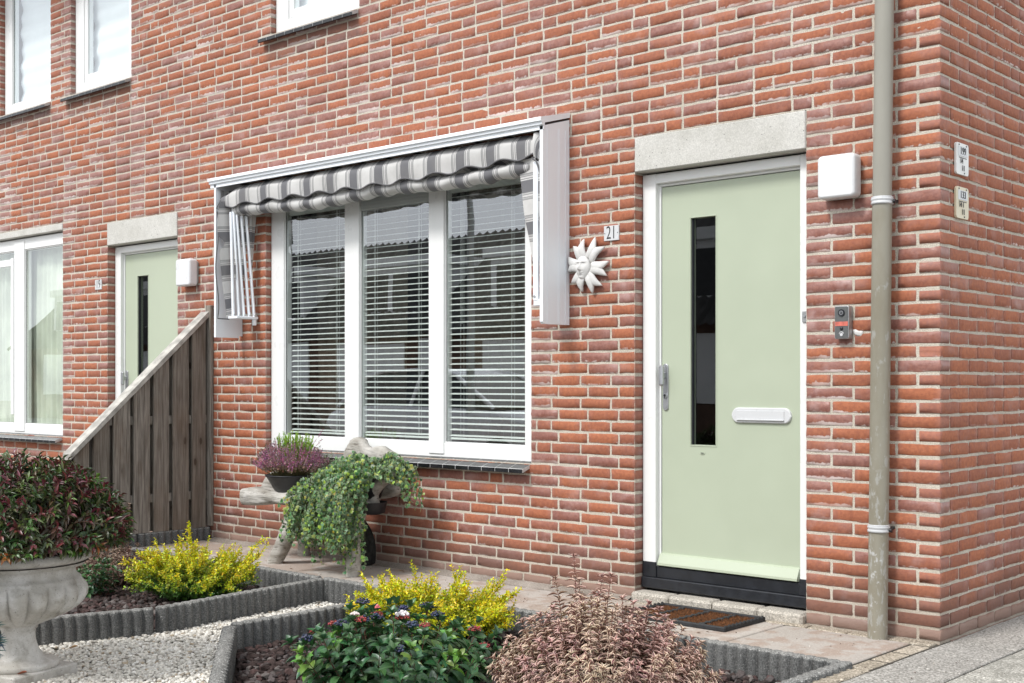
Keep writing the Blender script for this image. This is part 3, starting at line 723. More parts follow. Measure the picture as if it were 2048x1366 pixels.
m = MB(); m.prism([(-.001, 1.475), (-.03, 1.475), (-.03, 1.462), (-AD, 1.462), (-AD, 2.528), (-.001, 2.592)], 'x', AX0 - .02, AX0); m.build('side_panel', AWN, aw)
# pivot brackets and folded arms
def arms(xs, ys_b, ys_t, zts, w=.013):
    for x, yb, yt, zt in zip(xs, ys_b, ys_t, zts):
        m = MB(); m.prism([(yb - w, 1.60), (yb + w, 1.60), (yt + w, zt), (yt - w, zt)], 'x', x - .011, x + .011)
        a_ = m.build('arm', AWN, aw)
        m = MB(); m.tube([(x + .0115, yb, 1.612), (x + .0165, yb, 1.612)], .008, 12); m.build('pivot', ALUD, a_)
arms([-4.995, -4.978, -4.962, -4.946, -4.93], [-.165, -.13, -.098, -.066, -.035], [-.185, -.178, -.165, -.14, -.11], [2.33, 2.36, 2.36, 2.36, 2.36], .0045)
m = MB(); m.box(-2.195, -2.160, -.205, -.188, 1.59, 2.345, bev=.003); a_ = m.build('arm', AWN, aw)
m = MB(); m.tube([(-2.182, -.207, 1.612), (-2.182, -.2, 1.612)], .008, 12); m.build('pivot', ALUD, a_)
m = MB(); m.box(-5.02, -4.915, -.19, -.01, 1.588, 1.607, bev=.003); m.box(-4.94, -4.92, -.05, -.02, 1.545, 1.59, bev=.004); m.build('pivot_bracket', AWN, aw)
m = MB(); m.box(-2.195, -2.14, -.202, -.01, 1.562, 1.598, bev=.003); m.build('pivot_bracket', AWN, aw)
# canvas
def sheet(name, f, nu, nv, uvf, mat=None, thick=0.0015, parent=None):
    vs = []; uv = []; fs = []
    for j in range(nv + 1):
        for i in range(nu + 1):
            u, v = i / nu, j / nv; vs.append(f(u, v)); uv.append(uvf(u, v))
    for j in range(nv):
        for i in range(nu): a = j * (nu + 1) + i; fs.append((a, a + 1, a + nu + 2, a + nu + 1))
    m = MB(); m.add(vs, fs, 0, uv, True); return m.build(name, mat or FAB, parent, fix=False)
CX0, CX1 = AX0 + .035, AX1 - .075
LW = CX1 - CX0
def scal(x): return .024 * (.5 + .5 * math.cos(2 * math.pi * (x - CX0) / .265)) + .012 * math.sin(1.0 + 2.1 * (x - CX0))
def val_pt(x, s):       # front band: bulges over the bar, then hangs to a scalloped edge
    sag = .008 * math.sin((x - CX0) * 2.6 + .6)
    top = 2.508 - .05 * math.exp(-((x - CX0) / .10) ** 2) - .02 * math.exp(-((x - CX1) / .06) ** 2)
    bot = 2.345 + scal(x) + .015 * (x - CX0) / LW
    z = top + (bot - top) * s
    y = -.16 - .040 * math.sin(min(1, s * 2.6) * math.pi / 2) - .006 * math.sin(s * math.pi) + (.006 * math.sin(x * 23.7) + .004 * math.sin(x * 9.1)) * s + sag * .3
    return (x, y, z)
sheet('valance', lambda u, v: val_pt(CX0 + LW * u, v), 240, 12, lambda u, v: (CX0 + LW * u, v * .2), parent=aw)
m = MB(); m.tube([(x, val_pt(x, 1)[1] - .002, val_pt(x, 1)[2]) for x in np.linspace(CX0, CX1, 200)], .0048, 6); m.build('valance_hem', HEM, aw)
# folded canvas behind and below the valance
def roll_pt(x, s):
    bz = 2.275 + .01 * math.sin(x * 5) + .004 * math.sin(x * 37) + .03 * math.exp(-((x - CX0) / .25) ** 2)
    a = s * math.pi * 1.25
    y = -.135 - .052 * math.sin(a); z = bz + .036 + .042 * math.cos(a) + .004 * math.sin(x * 29 + s * 5)
    return (x, y, z + .014)
sheet('folded_canvas', lambda u, v: roll_pt(CX0 + .1 + (LW - .16) * u, v), 220, 14, lambda u, v: (CX0 + .1 + (LW - .16) * u + .03, v * .2), parent=aw)
sheet('folded_canvas', lambda u, v: (CX0 + .12 + (LW - .2) * u, -.11 + .06 * math.sin(v * 6.28) * (1 - v * .4) + .01 * math.sin(u * 90), 2.40 - .095 * v + .008 * math.sin(u * 70 + v * 3)), 200, 12, lambda u, v: (u * LW, v * .2), parent=aw)
# left cheek: strips gathered between the arms, stripes running level
sheet('side_canvas', lambda u, v: (-5.035 - .006 * math.sin(v * 11), -.150 - .115 * (1 - u) * (.72 + .28 * math.sin(v * 4.2 + .5)) + .0 * v + (.05 * (1 - u) if .30 < v < .42 else 0) * math.sin((v - .3) / .12 * math.pi), 2.40 - v * .80 + .012 * u),
      8, 60, lambda u, v: (v * .80 + .02, u), parent=aw)
for (x_, ya, yb_) in ((-4.965, -.165, -.10), (-4.94, -.125, -.055), (-4.92, -.07, -.01)):
    sheet('side_canvas', lambda u, v: (x_ - .02 + .012 * math.sin(u * 6.3), ya + (yb_ - ya) * u * (1 - .75 * max(0, v - .1)), 2.37 - v * .5), 8, 30, lambda u, v: (v * .5 + .06, u), parent=aw)
m = MB(); pth = [(CX0 - .002, -.15, 2.47), (CX0 - .02, -.195, 2.42), (CX0 - .012, -.235, 2.36), (CX0 + .02, -.222, 2.345)]
m.tube(pth, .0045, 6)
m.tube([(-5.045, -.262 + .012 * math.sin(v * 9), 2.33 - v * .74) for v in np.linspace(0, 1, 24)] + [(-5.035, -.17, 1.588)], .0045, 6); m.build('side_hem', HEM, aw)
# rolled corner of the valance at the left
sheet('corner_fold', lambda u, v: (CX0 - .03 * math.sin(u * 3.1) * (1 - .3 * v), -.21 + .13 * u - .02 * math.sin(u * 3.1), 2.50 - .155 * v - .04 * u * (1 - u)), 12, 10, lambda u, v: (.2 + .01 * u, v * .2), parent=aw)
# right cheek strips
sheet('side_canvas', lambda u, v: (-2.345 + .11 * v + (.16 - .06 * v) * u, -.196 + .03 * (1 - u) + .006 * math.sin(v * 9), 2.37 - v * .56), 10, 50, lambda u, v: (v * .56 + .12, u), parent=aw)
sheet('side_canvas', lambda u, v: (-2.16 + .032 * u * (1 - .3 * v), -.19 - .012 * math.sin(v * 5 + u * 2), 2.45 - v * .80), 6, 50, lambda u, v: (v * .80 + .02, u), parent=aw)
sheet('corner_fold', lambda u, v: (CX1 + .055 * u, -.212 + .05 * u * u - .015 * math.sin(v * 3), 2.50 - .13 * v - .03 * u * v), 12, 10, lambda u, v: (CX1 + .06 * u + .35 * v * u, v * .2), parent=aw)
pr = [(CX1 - .005, -.222, 2.362), (CX1 + .03, -.225, 2.34), (CX1 + .05, -.215, 2.27), (CX1 + .055, -.205, 2.16), (CX1 + .048, -.202, 2.0), (CX1 + .05, -.198, 1.8), (CX1 + .044, -.192, 1.62)]
m = MB(); m.tube(pr, .005, 6); m.build('side_hem', HEM, aw)

# ------------------------------------------------------------------ small fittings on the facade
def wall_lamp(cx, cz, label):
    t = thing('wall_lamp', label, 'lamp', (cx, 0, cz), 'square white wall lamps')
    m = MB(); rounded_plate(m, cx, cz, .085, .085, .02, -.022, .0); m.build('mounting_plate', PVCG, t)
    m = MB(); rounded_plate(m, cx, cz, .094, .1, .022, -.082, -.02, bev=.012, n=8); m.build('diffuser', LAMPW, t)
LAMPW = simple('opal_diffuser', (.70, .71, .72), .28, .01, 2)
wall_lamp(-.462, 2.092, 'square white wall lamp between the nearer green door and the drainpipe')
wall_lamp(-5.745, 1.962, 'square white wall lamp beside the neighbouring green door, left of the awning')

def text_mesh(txt, size, sx=1., mat=None, parent=None, loc=(0, 0, 0), rot=0, name='lettering', depth=.0008, bold=0):
    c = bpy.data.curves.new('txt', 'FONT'); c.body = txt; c.size = size; c.extrude = depth; c.align_x = 'CENTER'; c.align_y = 'CENTER'; c.offset = bold
    tmp = bpy.data.objects.new('txt', c); COL.objects.link(tmp); dg = bpy.context.evaluated_depsgraph_get(); dg.update()
    me = bpy.data.meshes.new_from_object(tmp.evaluated_get(dg)); bpy.data.objects.remove(tmp)
    M = Matrix.Translation(loc) @ Matrix.Rotation(rot, 4, 'Z') @ Matrix.Rotation(math.radians(90), 4, 'X') @ Matrix.Diagonal((sx, 1, 1, 1))
    me.transform(M); me.name = name; me.materials.clear(); me.materials.append(mat)
    return link(name, me, parent)
INK = simple('black_ink', (.012, .012, .013), .5, .05)
for cx, cz, txt, lb in ((-1.812, 1.945, '21', 'white enamel house number plate reading 21 beside the sun face'), (-7.072, 1.945, '19', 'white enamel house number plate reading 19 by the neighbouring door')):
    t = thing('house_number', lb, 'number plate', (cx, 0, cz), 'house number plates')
    m = MB(); m.box(cx - .05, cx + .05, -.0065, .002, cz - .04, cz + .04, bev=.0015); m.build('plate', WHITE, t)
    text_mesh(txt, .1, .68, INK, t, (cx, -.0068, cz), name='numerals', bold=-.0008)
    for s_ in (-1, 1):
        m = MB(); m.tube([(cx + s_ * .0425, -.0085, cz), (cx + s_ * .0425, -.006, cz)], .0024, 8); m.build('screw', BLK, t)

# sun face
t = thing('sun_ornament', 'whitish plaster sun with a face and wavy rays hung on the brick below number 21', 'wall ornament', (-1.985, 0, 1.77))
PL = simple('plaster', (.64, .635, .62), .75, .06, 14, bump=.15)
fcx, fcz = -1.985, 1.772
tips = [(-2.059, 1.894), (-1.992, 1.925), (-1.908, 1.928), (-1.847, 1.875), (-1.818, 1.79), (-1.832, 1.72), (-1.867, 1.664), (-1.926, 1.629), (-2.002, 1.640), (-2.072, 1.69), (-2.10, 1.76), (-2.098, 1.832)]
for i, (tx, tz) in enumerate(tips):
    dx, dz = tx - fcx, tz - fcz; L_ = math.hypot(dx, dz); ux, uz = dx / L_, dz / L_; px, pz = -uz, ux; sgn = 1 if i % 2 else -1
    vs = []; fs = []; N = 12; R_ = 10
    for q in range(N + 1):
        s_ = q / N; r0 = L_ * (.30 + .70 * s_); w = .026 * (math.sin(math.pi * min(1, .30 + .70 * s_)) ** .8 + .05) * (1 if s_ < .97 else .55); bend = sgn * .012 * math.sin(s_ * 2.6 * 1.3)
        for k in range(R_):
            a = 2 * math.pi * k / R_; o_ = w * math.cos(a) + bend; h = (.014 + .004 * math.sin(s_ * 3.14)) * math.sin(a) * (1 - .5 * s_) * (1 - .25 * math.exp(-(math.cos(a) / .3) ** 2))
            vs.append((fcx + ux * r0 + px * o_, -.016 - h - .012 * math.sin(s_ * 3), fcz + uz * r0 + pz * o_))
    for q in range(N):
        for k in range(R_): fs.append((q * R_ + k, q * R_ + (k + 1) % R_, (q + 1) * R_ + (k + 1) % R_, (q + 1) * R_ + k))
    fs += [tuple(range(R_)), tuple(range(N * R_, (N + 1) * R_))]
    m = MB(); m.add(vs, fs, smooth=True); m.build('ray', PL, t)
vs = []; fs = []; NU, NV = 64, 72
G = lambda x, z, cx, cz, sx, sz: math.exp(-((x - cx) / sx) ** 2 - ((z - cz) / sz) ** 2)
for j in range(NV + 1):
    for i in range(NU):
        r_ = j / NV; a = 2 * math.pi * i / NU; x = r_ * math.cos(a); z = r_ * math.sin(a)
        w = .050 * (1 - .22 * max(0, -z)); h_ = .072; X_, Z_ = x * w, z * h_ - .004
        d = .030 * math.sqrt(max(0, 1 - r_ * r_)) ** .9
        xx, zz = X_ + .004, Z_
        d += .019 * G(xx, zz, 0, -.008, .0075, .013) + .007 * G(xx, zz, 0, .012, .006, .02) + .005 * (G(xx, zz, -.0065, -.013, .0045, .0045) + G(xx, zz, .0065, -.013, .0045, .0045))
        for sx in (-1, 1):
            d -= .009 * G(xx, zz, sx * .020, .016, .012, .0075); d += .0075 * G(xx, zz, sx * .020, .0155, .008, .0048); d += .006 * G(xx, zz, sx * .021, .0285, .015, .0035); d += .003 * G(xx, zz, sx * .024, -.012, .012, .012)
            d -= .0045 * G(xx, zz, sx * .020, .0155, .0022, .0022)
        d += .0065 * G(xx, zz, 0, -.030, .014, .0032) + .0065 * G(xx, zz, 0, -.0385, .012, .0034) - .006 * G(xx, zz, 0, -.0343, .015, .0015) + .007 * G(xx, zz, 0, -.056, .012, .009)
        vs.append((fcx + X_ - .006, -.018 - d, fcz + Z_))
for j in range(NV):
    for i in range(NU): fs.append((j * NU + i, j * NU + (i + 1) % NU, (j + 1) * NU + (i + 1) % NU, (j + 1) * NU + i))
m = MB(); m.add(vs, fs, smooth=True); m.build('face', PL, t)
m = MB(); m.prism([(fcx - .006 + .0495 * math.cos(a) * (1 - .2 * max(0, -math.sin(a))), fcz - .004 + .071 * math.sin(a)) for a in np.linspace(0, 2 * math.pi, 40, endpoint=False)], 'y', -.019, -.001); m.build('backing', PL, t)

# doorbell
t = thing('doorbell', 'small grey video doorbell with a red band, between door and drainpipe', 'doorbell', (-.453, 0, 1.42))
cx, cz = -.4535, 1.4225
m = MB(); rounded_plate(m, cx, cz, .036, .0765, .008, -.038, -.001, bev=.003); m.build('housing', ALUD, t)
BELLG = simple('bell_face', (.105, .11, .11), .45, .04)
m = MB(); rounded_plate(m, cx, cz, .0325, .0725, .006, -.0392, -.0375); m.build('face_plate', BELLG, t)
m = MB(); m.tube([(cx, -.0428, cz + .044), (cx, -.039, cz + .044)], .0165, 28); m.build('lens_ring', BLK, t)
m = MB(); m.tube([(cx, -.0436, cz + .044), (cx, -.0427, cz + .044)], .0095, 24); ls = m.build('lens', ALU, t)
m = MB(); m.tube([(cx, -.0444, cz + .044), (cx, -.0435, cz + .044)], .0062, 20); m.build('lens_glass', BLK, ls)
m = MB(); m.tube([(cx, -.0452, cz + .044), (cx, -.0443, cz + .044)], .0022, 12); m.build('lens_centre', ALU, ls)
m = MB(); m.box(cx - .0315, cx + .0325, -.0405, -.039, cz - .017, cz + .003, bev=.0006); m.build('light_band', simple('coral_plastic', (.62, .16, .12), .4, .12, 60), t)
m = MB(); V_, F_ = ico(2); m.add([(cx + v[0] * .009, -.0395 + v[1] * .006, cz - .0285 + v[2] * .009) for v in V_], [tuple(f) for f in F_], smooth=True); m.build('sensor', BLK, t)
m = MB(); m.tube([(cx, -.041, cz - .056), (cx, -.039, cz - .056)], .0075, 20)
pa = [(cx + .011 * math.cos(a), -.0402, cz - .055 + .011 * math.sin(a)) for a in np.linspace(.25, math.pi - .25, 12)]; m.tube(pa, .0018, 6); m.build('bell_button', WHITE, t)
V_, F_ = ico(2); fm = MB(); fm.add([(-.392 + v[0] * .026 * (1 + .5 * mnoise.noise((v[0] * 2, v[2] * 2, 3))), .001 + v[1] * .004, 1.375 + v[2] * .016 * (1 + .8 * mnoise.noise((v[0] * 3, v[2] * 3, 8))) - v[0] * .006) for v in V_], [tuple(f) for f in F_], smooth=True); fm.build('filler_patch', PL, house)
# street-main marker signs on the gable
for cz_, c, nums, lb in ((2.151, (.74, .74, .72), ('199', '14', '11'), 'upper white marker sign with the number 199 on the gable bricks'), (1.954, (.66, .6, .44), ('133', '14 1', '11'), 'lower yellowed marker sign with the number 133 on the gable bricks')):
    t = thing('marker_sign', lb, 'sign', (0, .21, cz_), 'utility marker signs')
    cy = .211
    m = MB(); m.prism(STADIUM(cy, cz_, .068, .0705, .014), 'x', .001, .011); m.build('sign_plate', simple('sign_enamel', c, .4, .03, 10), t)
    m = MB(); m.box(.011, .0128, cy - .05, cy + .052, cz_ + .012, cz_ + .056, bev=.0006); m.build('number_strip', WHITE, t)
    for tx, sz_, dy, dz in ((nums[0], .046, .002, .034), (nums[1], .034, -.014, -.010), (nums[2], .036, .006, -.042)):
        text_mesh(tx, sz_, .95, INK, t, (.0135, cy + dy, cz_ + dz), math.radians(90), 'numerals')
    m = MB()
    for dy in (-.04, .042): m.tube([(.011, cy + dy, cz_ + .062), (.0135, cy + dy, cz_ + .062)], .0035, 8)
    m.tube([(.011, cy + .02, cz_ - .062), (.0135, cy + .02, cz_ - .062)], .0035, 8); m.build('screw', BLK, t)
    m = MB(); m.box(.011, .0122, cy - .04, cy + .045, cz_ + .004, cz_ + .007); m.build('rule_line', INK, t)

# drainpipe, leaning a little
t = thing('drainpipe', 'grey zinc drainpipe with white clips running up beside the house corner', 'drainpipe', (-.26, -.07, 0))
px = lambda z: -.2625 + .0115 * z
m = MB(); m.tube([(px(1.93), -.068, 1.93), (px(5.2), -.068, 5.2)], .0415, 28); m.build('upper_pipe', PIPE, t)
m = MB(); m.tube([(px(-.05), -.068, -.05), (px(1.2), -.068, 1.2), (px(1.955), -.068, 1.955)], .0435, 28); m.build('lower_pipe', PIPE, t)
CL = simple('white_clip', (.55, .56, .57), .4, .04)
for z in (1.958, .492, 4.1):
    m = MB(); m.lathe([(.0442, -.017), (.049, -.016), (.0495, -.008), (.0465, -.004), (.0465, -.001), (.0495, .003), (.0495, .009), (.0465, .0125), (.0485, .016), (.0442, .018)], 28, (px(z), -.068, z))
    cl = m.build('clip', CL, t)
    m = MB(); m.box(px(z) + .03, px(z) + .045, -.06, .0, z - .006, z + .006, bev=.001); m.tube([(px(z) + .052, -.066, z - .006), (px(z) + .062, -.066, z - .006)], .009, 10); m.build('bracket', BLK, cl)

# ------------------------------------------------------------------ slanted fence between the front gardens
t = thing('fence', 'weathered grey board fence with a slanting top between the two front gardens', 'fence', (-5.5, -.5, 0))
def topz(y): return 1.66 + (y + .03) * .919
ys = [-1.09, -.953, -.804, -.647, -.49, -.336, -.175, -.03]
for i in range(7):
    a, b = ys[i], ys[i + 1]; m = MB(); m.cur = (rnd.random(), rnd.random() * 3, rnd.random() * 3)
    gap = .032
    yy = [a + gap * .4, b - gap * .6]; lw = rnd.uniform(-.004, .004)
    m.prism([(yy[0], .094), (yy[1], .094), (yy[1], topz(yy[1]) - .035), (yy[0], topz(yy[0]) - .035)], 'x', -5.513 + lw, -5.495 + lw); m.build('board', WOOD, t)
for i in range(8):  # rear boards cover the gaps
    c = ys[i]; m = MB(); m.cur = (rnd.random(), rnd.random() * 3, rnd.random() * 3); a, b = max(c - .06, -1.1), min(c + .06, -.02)
    m.prism([(a, .094), (b, .094), (b, topz(b) - .04), (a, topz(a) - .04)], 'x', -5.575, -5.557); m.build('rear_board', WOOD, t)
m = MB(); m.cur = (.1, .3, .2)
for z in (.3, .85): m.box(-5.556, -5.514, -1.10 if z < .6 else -.85, -.02, z, z + .06, bev=.003)
m.build('rail', WOOD, t)
m = MB(); m.cur = (.05, 1.3, 2.2); m.box(-5.535, -5.465, -.028, .0, .10, 1.71, bev=.004); m.build('post', WOOD, t)
m = MB(); m.cur = (.0, 2.3, .2); d = .045
m.prism([(-1.115, topz(-1.115) - .035), (-.03, topz(-.03) - .035), (-.03, topz(-.03) + .005), (-1.115, topz(-1.115) + .005)], 'x', -5.585, -5.483); m.build('capping', simple('grey_capping', (.42, .405, .37), .85, .15, 14, bump=.4, bscale=60), t)

# ------------------------------------------------------------------ ground, paving, beds
def sheetq(name, x0, x1, y0, y1, z, mat, kind='structure'):
    m = MB(); m.add([(x0, y0, z), (x1, y0, z), (x1, y1, z), (x0, y1, z)], [(0, 1, 2, 3)]); return m.build(name, mat, None, kind=kind)
SOIL = simple('dark_soil', (.055, .042, .034), .95, .3, 14, bump=.8, bscale=60)
sheetq('ground', -90, 90, -90, 90, -.17, simple('bare_ground', (.33, .32, .30), .95, .1, .6))
sheetq('road', -60, 40, -11.5, -5.9, -.160, mat_concrete('asphalt', (.045, .045, .047), (.07, .07, .072), bs=.5))
sheetq('pavement', -60, 40, -5.9, -4.4, -.13, mat_concrete('paving_grey', (.25, .245, .23), (.34, .33, .31), bs=.4))
m = MB(); m.box(-60, 40, -6.05, -5.9, -.17, -.095, bev=.01); m.build('kerb', STEP, None, kind='structure')
# soil under the beds and gravel
m = MB(); m.add([(-7, -4.4, -.135), (3, -4.4, -.135), (3, -.72, -.135), (-7, -.72, -.135)], [(0, 1, 2, 3)]); m.build('bed_soil', SOIL, None, kind='structure')
TERRA = mat_tileset('terracotta_slab', (.41, .37, .33), (.55, .515, .475), (.1, .09, .08), 1, 1, (.30, .215, .165), .25)
GREYP = mat_tileset('grey_paver', (.32, .305, .275), (.42, .40, .37), (.1, .09, .08), 1, 1)
GREYP2 = mat_tileset('pale_slab', (.39, .375, .33), (.50, .485, .44), (.1, .09, .08), 1, 1, (.2, .195, .165))
CREAMP = mat_tileset('cream_clinker', (.36, .31, .24), (.5, .44, .36), (.1, .09, .08), 1, 1)
SAND = mat_concrete('joint_sand', (.045, .04, .032), (.09, .08, .065), bs=.8)
def slabs(name, rects, mat, z=0, th=.03, bev=.004, base=None, gp=.0035):
    m = MB()
    for a, b, c, d in rects:
        m.cur = (rnd.random(), 0, 0); dz = rnd.uniform(-.0015, .0015); m.box(a + gp, b - gp, c + gp, d - gp, z - th, z + dz, bev=bev)
    m.build(name, mat, None, kind='structure')
rc = []; x = -.105
for w in (.62, .60, .61, .62, .6, .62, .60, .61, .5):
    rc.append((x - w, x, -.648, -.075)); x -= w
slabs('path', rc, TERRA, .0)
rc = []; x = -.66
while x > -1.66: rc.append((x - .2, x, -.07, -.038)); x -= .203
rc = [(a - .0, b, -.075, -.038) for a, b, _, _ in rc]
x = -.012
while x > -.65: rc.append((x - .2, x, -.075, .003)); x -= .203
slabs('clinker_row', rc, CREAMP, .002, bev=.005)
rc = []; y = -.08
while y > -1.9: rc.append((-.103, -.003, y - .2, y)); y -= .203
slabs('clinker_border', rc, CREAMP, -.004, bev=.006, gp=.005)
m = MB(); m.box(-5.46, -.0, -.66, .11, -.06, -.007); m.box(-.11, 4, -4.4, -.62, -.16, -.011); m.box(-.0, 4, -.62, 9, -.16, -.0112); m.build('joint_sand', SAND, None, kind='structure')
rc = []; y = -2.6; k = 0
while y < 5.5: rc.append((.002, .300, y, y + .298)); y += .30
slabs('pavement', rc, GREYP, -.002, gp=.005)
rc = []
for i in range(6):
    y = -4.0 + .11 * i
    while y < 5.5: rc.append((.302 + i * .5, .800 + i * .5, y, y + .498)); y += .5
slabs('pavement', rc, GREYP2, -.003, gp=.005)
sheetq('garden_path', -14, -5.6, -4.4, .1, -.012, GREYP)
# crumbly mortar strip at the foot of the wall
m = MB(); vs = []; fs = []
xs_ = np.linspace(-5.45, -1.67, 300)
for i, x in enumerate(xs_): 
    w = -.055 - .012 * mnoise.noise((x * 14, 0, 0)); vs += [(x, .006, .020 + .006 * mnoise.noise((x * 22, 3, 0))), (x, -.03 + .006 * mnoise.noise((x * 40, 5, 0)), .012 + .005 * mnoise.noise((x * 30, 1, 0))), (x, w - .02, -.002)]
for i in range(len(xs_) - 1):
    for k in range(2): fs.append((3 * i + k, 3 * i + k + 1, 3 * i + k + 4, 3 * i + k + 3))
m.add(vs, fs, smooth=True); m.build('mortar_strip', mat_concrete('mortar_crumbs', (.22, .19, .16), (.36, .32, .28), bs=1, gs=120), None, kind='structure')

# ---- concrete edging stones with fluted sides
ECOUNT = [0]
def edging(p0, p1, ztop, label, zbot=-.17, th=.068, curve=0):
    L_ = math.hypot(p1[0] - p0[0], p1[1] - p0[1]); ux, uy = (p1[0] - p0[0]) / L_, (p1[1] - p0[1]) / L_; nx, ny = -uy, ux
    n = int(L_ / .0055); lev = [(zbot, 1), (ztop - .014, 1), (ztop - .007, .93), (ztop - .001, .72), (ztop + .001, 0)]
    V = []; F = []; rows = []
    nr = max(2, round(L_ / .054)); pit = L_ / nr
    for i in range(n + 1):
        s_ = L_ * i / n; ph = (s_ / pit) % 1; rid = abs(math.sin(math.pi * ph)) ** .55
        hw = th / 2 - .026 + .027 * rid; e = .25 * 4 * (i / n) * (1 - i / n) * curve
        cx, cy = p0[0] + ux * s_ + nx * e, p0[1] + uy * s_ + ny * e
        prof = [(-1, l) for l in lev] + [(1, l) for l in lev[::-1][1:]]
        for sg, (z, w) in prof:
            zz = z + (.0022 * mnoise.noise((cx * 90, cy * 90, sg)) if z > ztop - .02 else 0)
            jw = .0012 * mnoise.noise((cx * 70, cy * 70, z * 60 + sg * 5))
            V.append((cx + nx * sg * (hw * w + jw), cy + ny * sg * (hw * w + jw), zz))
    k = 9
    for i in range(n):
        for j in range(k - 1): F.append((i * k + j, i * k + j + 1, (i + 1) * k + j + 1, (i + 1) * k + j))
    F += [tuple(range(k)), tuple(n * k + j for j in range(k))]
    m = MB(); m.add(V, F, smooth=True); m.m = [1 if q < n * (k - 1) and q % (k - 1) in (2, 3, 4, 5) else 0 for q in range(len(F))]; ECOUNT[0] += 1
    return m.build('edging_stone', [EDG, EDGT], None, **tagt(label, 'edging stone', 'fluted grey edging stones round the beds'))
ZE = .018
edging((-3.255, -1.86), (-3.385, -.70), ZE, 'long fluted edging stone between left bed and white gravel, reaching the terrace')
edging((-3.56, -2.82), (-3.26, -1.88), ZE, 'fluted edging stone emerging from behind the urn, left of the vertical joint')
edging((-3.95, -3.75), (-3.565, -2.84), ZE, 'fluted edging stone in front of the left bed hidden behind the stone urn')
edging((-4.40, -.672), (-3.43, -.680), ZE, 'fluted edging stone just in front of the left leg of the driftwood bench')
edging((-5.40, -.70), (-4.41, -.672), ZE, 'fluted edging stone along the terrace behind the left golden shrub')
edging((-5.48, -1.7), (-5.46, -.72), ZE, 'fluted edging stone at the far left end of the left bed')
edging((-5.515, -.60), (-5.515, -.005), .092, 'dark fluted edging stone under the foot of the slanted fence, next to the wall')
edging((-5.515, -1.2), (-5.515, -.61), .092, 'dark fluted edging stone under the lower outer end of the slanted fence')
edging((-3.385, -.672), (-2.66, -.680), ZE, 'short fluted edging stone closing the white gravel strip at the terrace')
edging((-2.65, -.680), (-1.66, -.682), ZE, 'fluted edging stone along the terrace behind the right golden shrub')
edging((-1.65, -.682), (-.87, -.684), ZE, 'fluted edging stone along the terrace in front of the doormat, behind the pink shrub')
edging((-.86, -.684), (-.075, -.690), ZE, 'fluted edging stone at the right front corner of the terrace slab')
edging((-.105, -1.75), (-.105, -.72), ZE, 'fluted edging stone running towards the camera at the right end of the right bed')
edging((-2.62, -1.86), (-2.62, -.70), ZE, 'fluted edging stone between the white gravel strip and the right golden shrub')
edging((-1.60, -2.66), (-2.585, -1.90), ZE, 'fluted edging stone slanting between the white gravel and the dark lava stones')
edging((-.70, -3.3), (-1.585, -2.67), ZE, 'fluted edging stone at the bottom of the picture at the front of the right bed')

# ---- loose stones
def inpoly(P, poly):
    x, y = P[:, 0], P[:, 1]; c = np.zeros(len(P), bool); j = len(poly) - 1
    for i in range(len(poly)):
        xi, yi = poly[i]; xj, yj = poly[j]
        c ^= ((yi > y) != (yj > y)) & (x < (xj - xi) * (y - yi) / (yj - yi + 1e-12) + xi); j = i
    return c
def stones(name, polys, n, rad, flat, zb, cols, mat, jitter, smooth, kind='stuff', sub=1, zr=.012, excl=()):
    P = []
    for poly, share in polys:
        q = np.array(poly); lo_, hi = q.min(0), q.max(0); need = int(n * share); got = np.zeros((0, 2))
        while len(got) < need:
            c = RNG.uniform(lo_, hi, (need * 2, 2)); c = c[inpoly(c, poly)]
            for (ex, ey, er) in excl: c = c[(c[:, 0] - ex) ** 2 + (c[:, 1] - ey) ** 2 > er * er]
            got = np.concatenate([got, c])
        P.append(got[:need])
    P = np.concatenate(P); n = len(P); T, F = ico(sub)
    r = rad[0] + (rad[1] - rad[0]) * RNG.beta(1.6, 2.6, n)
    S_ = np.stack([r * uni(.9, 1.45, n), r * uni(.75, 1.1, n), r * uni(flat[0], flat[1], n)], 1)
    R = randrot(n); Rz = frames(np.stack([np.cos(a := uni(0, 6.28, n)), np.sin(a), uni(-.35, .35, n)], 1), np.stack([uni(-.4, .4, n), uni(-.4, .4, n), np.ones(n)], 1))
    A = Rz * S_[:, None, :]
    pos = np.stack([P[:, 0], P[:, 1], zb + r * .35 + uni(0, zr, n)], 1)
    V, FF = instance(T, F, A, pos)
    D = RNG.normal(0, 1, V.shape) * np.repeat(r, len(T))[:, None] * jitter; V = V + D
    ci = RNG.choice(len(cols), n, p=[c[3] for c in cols]); col = np.array([c[:3] for c in cols])[ci] * uni(.75, 1.2, (n, 1))
    return nmesh(name, V, FF, mat, None, None, np.repeat(col, len(T), 0), None, smooth, kind=kind)
GP = [(-3.36, -.72), (-2.66, -.72), (-2.65, -1.88), (-1.62, -2.69), (-1.3, -2.95), (-1.9, -3.55), (-4.0, -3.5), (-3.58, -2.80), (-3.285, -1.87)]
stones('white_gravel', [(GP, 1.)], 24000, (.0065, .0135), (.55, .8), -.125, [(.74, .71, .64, .5), (.64, .61, .55, .2), (.82, .80, .75, .17), (.40, .37, .32, .08), (.46, .38, .28, .05)], mat_attr('pebble', .6, .2, 70, .25), .055, True, zr=.010, excl=((-2.9, -2.76, .15),))
m = MB(); m.add([(x, y, -.126) for x, y in GP], [tuple(range(len(GP)))]); m.build('gravel_bed', simple('gravel_gap_shade', (.13, .115, .09), .95, .2, 30), None, kind='structure')  # base coloured dark to stand for shade in the gaps between pebbles
LV = [(-5.44, -.72), (-3.43, -.72), (-3.285, -1.87), (-3.6, -2.83), (-4.2, -2.6), (-5.44, -2.2)]
